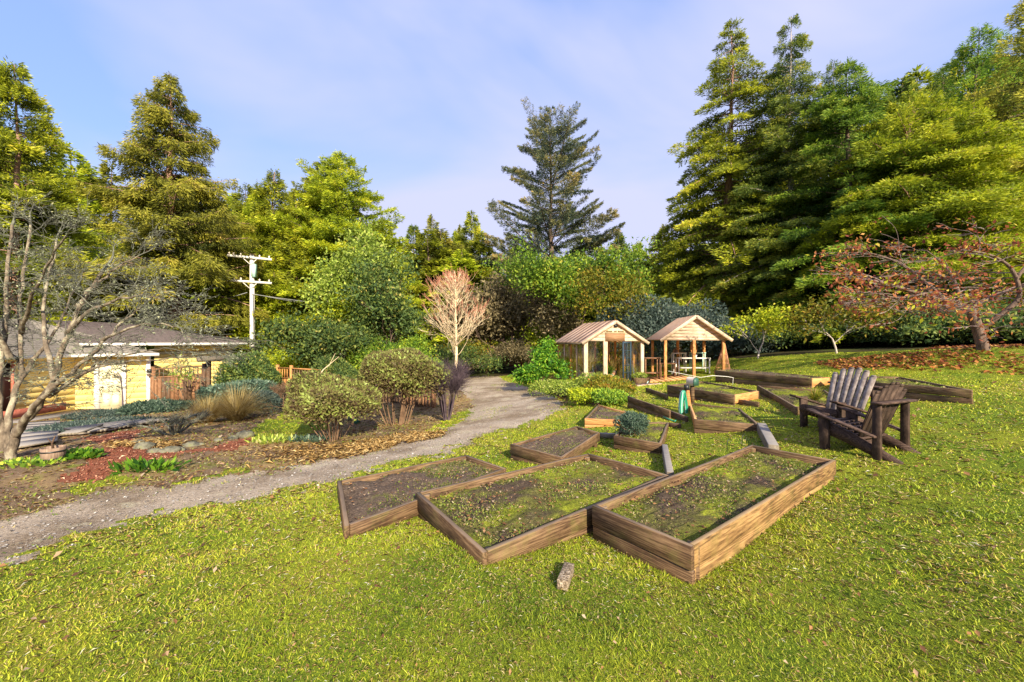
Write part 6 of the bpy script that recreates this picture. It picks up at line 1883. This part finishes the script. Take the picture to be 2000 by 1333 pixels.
# -------- pale bare tree (white twigs, red tips)
def pale_tree():
    rs = np.random.RandomState(17)
    Y = 23.0; px = 890; x = (px - CX) / F * Y; zb = hgt(x, Y); H = ZT(522, Y) - zb
    root = thing('bare_tree', 'leafless pale tree with reddish twig tips beside the far driveway', 'tree', (x, Y, zb))
    segs = [(np.array([[x, Y, zb - .2], [x + .05, Y, zb + H * .35], [x - .02, Y, zb + H * .7], [x - .05, Y, zb + H * .97]]), np.array([.10, .075, .04, .01]), 0)]
    tips = []
    for k in range(95):
        u = rs.rand() ** .85
        z = zb + H * (.20 + .70 * u)
        a = rs.rand() * 6.283
        L = 2.75 * math.sin(min(1, (1 - u) * 1.15 + .12) * 1.65) * (.7 + .4 * rs.rand())
        d = np.array([math.cos(a), math.sin(a), .35 + .7 * u])
        grow(rs, (x, Y, z), d, L * .44, .024, 1, 4, .42, .68, (2, 3), 0, .10, 3, .22, segs, tips, .008)
    mb = MB()
    segs_mesh([s for s in segs if s[2] < 4], 'trunk', M['twig_white'], root, 8, .05)
    low = [s for s in segs if s[2] == 4]
    red = [s for s in low if s[0][0][2] > zb + H * (.50 + .15 * rs.rand()) or s[0][0][0] > x + 1.9]
    segs_mesh([s for s in low if not any(s is r_ for r_ in red)], 'twigs', M['twig_white'], root, 8, .05)
    segs_mesh(red, 'red_twigs', M['twig_red'], root, 8, .05)


pale_tree()


# -------- big lichen-covered tree at the left
def limb_tree():
    rs = np.random.RandomState(23)
    Y = 6.7
    b = G(18, 908); b[1] = Y; b = np.array([(18 - CX) / F * Y, Y, hgt((18 - CX) / F * Y, Y)])
    root = thing('lichen_tree', 'large many-stemmed leafless tree covered in pale lichen at the left edge', 'tree', tuple(b))
    limbs = [
        ([(18, 915, 6.7), (24, 870, 6.7), (40, 830, 6.7), (75, 795, 6.6), (108, 740, 6.5), (120, 690, 6.5), (138, 640, 6.5), (160, 590, 6.6), (200, 530, 6.8)], .12, .035),
        ([(18, 915, 6.7), (12, 860, 6.8), (18, 800, 6.9), (38, 740, 7.0), (42, 680, 7.1), (36, 600, 7.2), (48, 520, 7.3), (60, 440, 7.4)], .10, .026),
        ([(12, 880, 6.8), (-8, 800, 6.8), (-2, 720, 6.8), (14, 640, 6.9), (10, 540, 7.0), (24, 440, 7.2)], .10, .03),
        ([(30, 850, 6.6), (60, 800, 6.4), (92, 770, 6.3), (128, 738, 6.2), (170, 700, 6.2), (210, 660, 6.2), (245, 625, 6.3), (275, 600, 6.4)], .09, .016),
        ([(100, 770, 6.4), (150, 735, 6.2), (205, 712, 6.1), (260, 703, 6.0), (320, 702, 6.0), (375, 694, 6.1)], .05, .010),
        ([(96, 775, 6.5), (160, 728, 6.3), (215, 695, 6.2), (275, 690, 6.1), (320, 680, 6.1)], .045, .010),
        ([(108, 745, 6.5), (90, 680, 6.7), (80, 610, 6.9), (95, 540, 7.0), (110, 470, 7.2)], .07, .02),
        ([(132, 650, 6.5), (170, 610, 6.3), (225, 585, 6.2), (280, 575, 6.2), (325, 590, 6.2)], .06, .012),
        ([(150, 600, 6.6), (185, 560, 6.7), (230, 520, 6.8), (270, 500, 6.9)], .05, .012),
        ([(38, 740, 7.0), (75, 690, 7.3), (110, 640, 7.6), (150, 560, 7.9)], .07, .02),
        ([(20, 700, 6.9), (-20, 620, 6.6), (-60, 560, 6.4)], .07, .02),
        ([(42, 650, 7.1), (60, 590, 6.6), (90, 520, 6.2), (130, 460, 5.9)], .06, .015),
        ([(200, 665, 6.2), (250, 640, 6.0), (300, 628, 5.9), (345, 640, 5.9), (375, 660, 5.9)], .04, .008)]
    segs = []; tw = []; tips = []
    for li, (pts, r0, r1) in enumerate(limbs):
        pr_ = .35 if li in (4, 5) else .9
        p = np.array([P(*q) for q in pts])
        m = len(p); t = np.linspace(0, m - 1, (m - 1) * 4 + 1)
        q = np.stack([np.interp(t, np.arange(m), p[:, k]) for k in range(3)], 1)
        # round the corners
        for _ in range(3): q[1:-1] = (q[:-2] + 2 * q[1:-1] + q[2:]) / 4
        q[1:-1] += rs.randn(len(q) - 2, 3) * .012
        rr = (r0 + (r1 - r0) * np.linspace(0, 1, len(q)) ** .55) * .70
        segs.append((q, rr, 0))
        n = len(q)
        for k in range(n // 3, n):
            if rs.rand() < pr_:
                d = unit(q[min(k + 1, n - 1)] - q[k - 1]) + rs.randn(3) * .6 + np.array([.05, 0, .12])
                grow(rs, q[k], d, .29 * (.5 + .7 * rs.rand()), min(rr[k] * .40, .010), 1, 5, .6, .76, (2, 3), .06, .02, 3, .34, tw, tips, .0028, .9)
        grow(rs, q[-1], q[-1] - q[-3], .25, r1 * .8, 1, 5, .5, .76, (2, 3), .06, .02, 3, .3, tw, tips, .0028, .9)
    segs_mesh(segs, 'trunk', M['bark_lichen'], root, 12, .02)
    segs_mesh(tw, 'twigs', M['bark_twig'], root, 6, .012)
    T = np.array(tips); S_ = np.vstack([s[0][1:] for s in tw if s[2] >= 3])
    i = rs.randint(0, len(S_), 5000)
    leaf_quads('lichen', S_[i] + rs.randn(5000, 3) * .010, unit(rs.randn(5000, 3)), unit(rs.randn(5000, 3)), .018 + .03 * rs.rand(5000), .012 + .012 * rs.rand(5000), M['lf_lichen'], root, .5 + .25 * rs.randn(5000))
    print('lichen segs', len(tw))


limb_tree()


# -------- magnolia on the right lawn
def magnolia():
    rs = np.random.RandomState(29)
    Y0 = 12.5
    b = P(1916, 684, Y0); b[2] = hgt(b[0], b[1])
    root = thing('magnolia', 'low wide leafy tree with orange-brown autumn leaves on the right lawn', 'tree', tuple(b))
    limbs = [
        ([(1922, 688, 12.5), (1912, 650, 12.5), (1900, 615, 12.5), (1892, 600, 12.5)], .155, .12),
        ([(1894, 604, 12.5), (1868, 594, 12.3), (1840, 588, 12.1), (1800, 575, 11.8), (1750, 560, 11.5), (1720, 552, 11.3), (1685, 545, 11.1)], .11, .02),
        ([(1894, 604, 12.5), (1925, 585, 12.6), (1960, 570, 12.8), (2000, 555, 13)], .09, .03),
        ([(1920, 640, 12.5), (1945, 622, 12.3), (1975, 600, 12.1), (1995, 580, 12.0), (1985, 540, 12.0), (1968, 515, 12.0), (1930, 495, 12.0), (1880, 490, 11.9)], .09, .025),
        ([(1860, 594, 12.3), (1830, 598, 12.0), (1790, 602, 11.7), (1750, 600, 11.4), (1710, 600, 11.2)], .05, .012),
        ([(1850, 590, 12.2), (1820, 560, 12.4), (1780, 530, 12.6), (1740, 505, 12.8), (1700, 495, 12.9)], .06, .015),
        ([(1880, 596, 12.5), (1870, 560, 13.0), (1850, 520, 13.4), (1810, 490, 13.8)], .06, .015),
        ([(1985, 545, 12.0), (2010, 510, 12.0), (2040, 480, 12.2)], .05, .02),
        ([(1800, 575, 11.8), (1750, 585, 11.3), (1710, 572, 10.9), (1680, 572, 10.6)], .04, .012)]
    segs = []; tw = []; tips = []
    for pts, r0, r1 in limbs:
        p = np.array([P(*q) for q in pts]); m = len(p); t = np.linspace(0, m - 1, (m - 1) * 3 + 1)
        q = np.stack([np.interp(t, np.arange(m), p[:, k]) for k in range(3)], 1)
        for _ in range(2): q[1:-1] = (q[:-2] + 2 * q[1:-1] + q[2:]) / 4
        rr = r0 + (r1 - r0) * np.linspace(0, 1, len(q)) ** .8
        segs.append((q, rr, 0)); n = len(q)
        if r0 > .18: continue
        for k in range(max(1, n // 5), n):
            for _ in range(int(rs.rand() < .68)):
                d = unit(q[min(k + 1, n - 1)] - q[k - 1]) * .7 + rs.randn(3) * [.8, .8, .35]
                grow(rs, q[k], d, .62 * (.6 + .7 * rs.rand()), min(.02, rr[k] * .5), 1, 4, .6, .78, (2, 3), .0, .03, 3, .25, tw, tips, .006, .7)
    segs_mesh(segs, 'trunk', M['bark'], root, 12, .03)
    segs_mesh(tw, 'twigs', M['twig_mag'], root, 6, .014)
    T = np.array(tips)
    leaf_cloud('crown', T, 2700, .15, .12, M['lf_magnolia'], root, 5, .9, .5, .45)
    leaf_cloud('yellow_leaves', T[rs.rand(len(T)) < .25], 700, .14, .12, M['lf_lime'], root, 6, .9, .5, .6)


magnolia()
# small bare sapling in front of the cream door
def sapling():
    rs = np.random.RandomState(31)
    b = G(240, 806, 1.2); Y = 14.5; b = on(240, Y)
    root = thing('bare_sapling', 'thin bare sapling in front of the cream door', 'tree', tuple(b))
    segs, tips = [], []
    top = P(236, 735, Y)
    segs.append((np.array([b, (b + top) / 2 + [.03, 0, 0], top]), np.array([.03, .022, .014]), 0))
    for k in range(7):
        grow(rs, top - [0, 0, .3 * rs.rand()], [rs.randn(), rs.randn() * .5, .9], .35, .010, 1, 3, .6, .8, (1, 2), .05, .02, 3, .4, segs, tips, .005)
    segs_mesh(segs, 'trunk', M['twig_dark'], root, 6, .012)
sapling()
b = on(358, 17.3)
broad('small sapling with sparse yellow-green leaves in front of the board gate', 358, 17.2, 2.0, .5, 47, 'lf_broad', 260, .12, 'twig_brown', 'leafy_sapling', None, .3, 3, .14)
# dead white branch by the fence
rs = np.random.RandomState(33); segs, tips = [], []
p0 = P(632, 722, 15.5); 
root = thing('dead_branch', 'forked dead white branch sticking up beside the slatted fence', 'branch', tuple(p0))
segs.append((np.array([p0 - [.3, 0, .4], p0, P(662, 697, 15.5)]), np.array([.02, .02, .008]), 0)); segs.append((np.array([p0 + [.2, 0, .12], P(655, 690, 15.6)]), np.array([.012, .005]), 0))
segs_mesh(segs, 'wood', M['twig_white'], root, 6, .01)
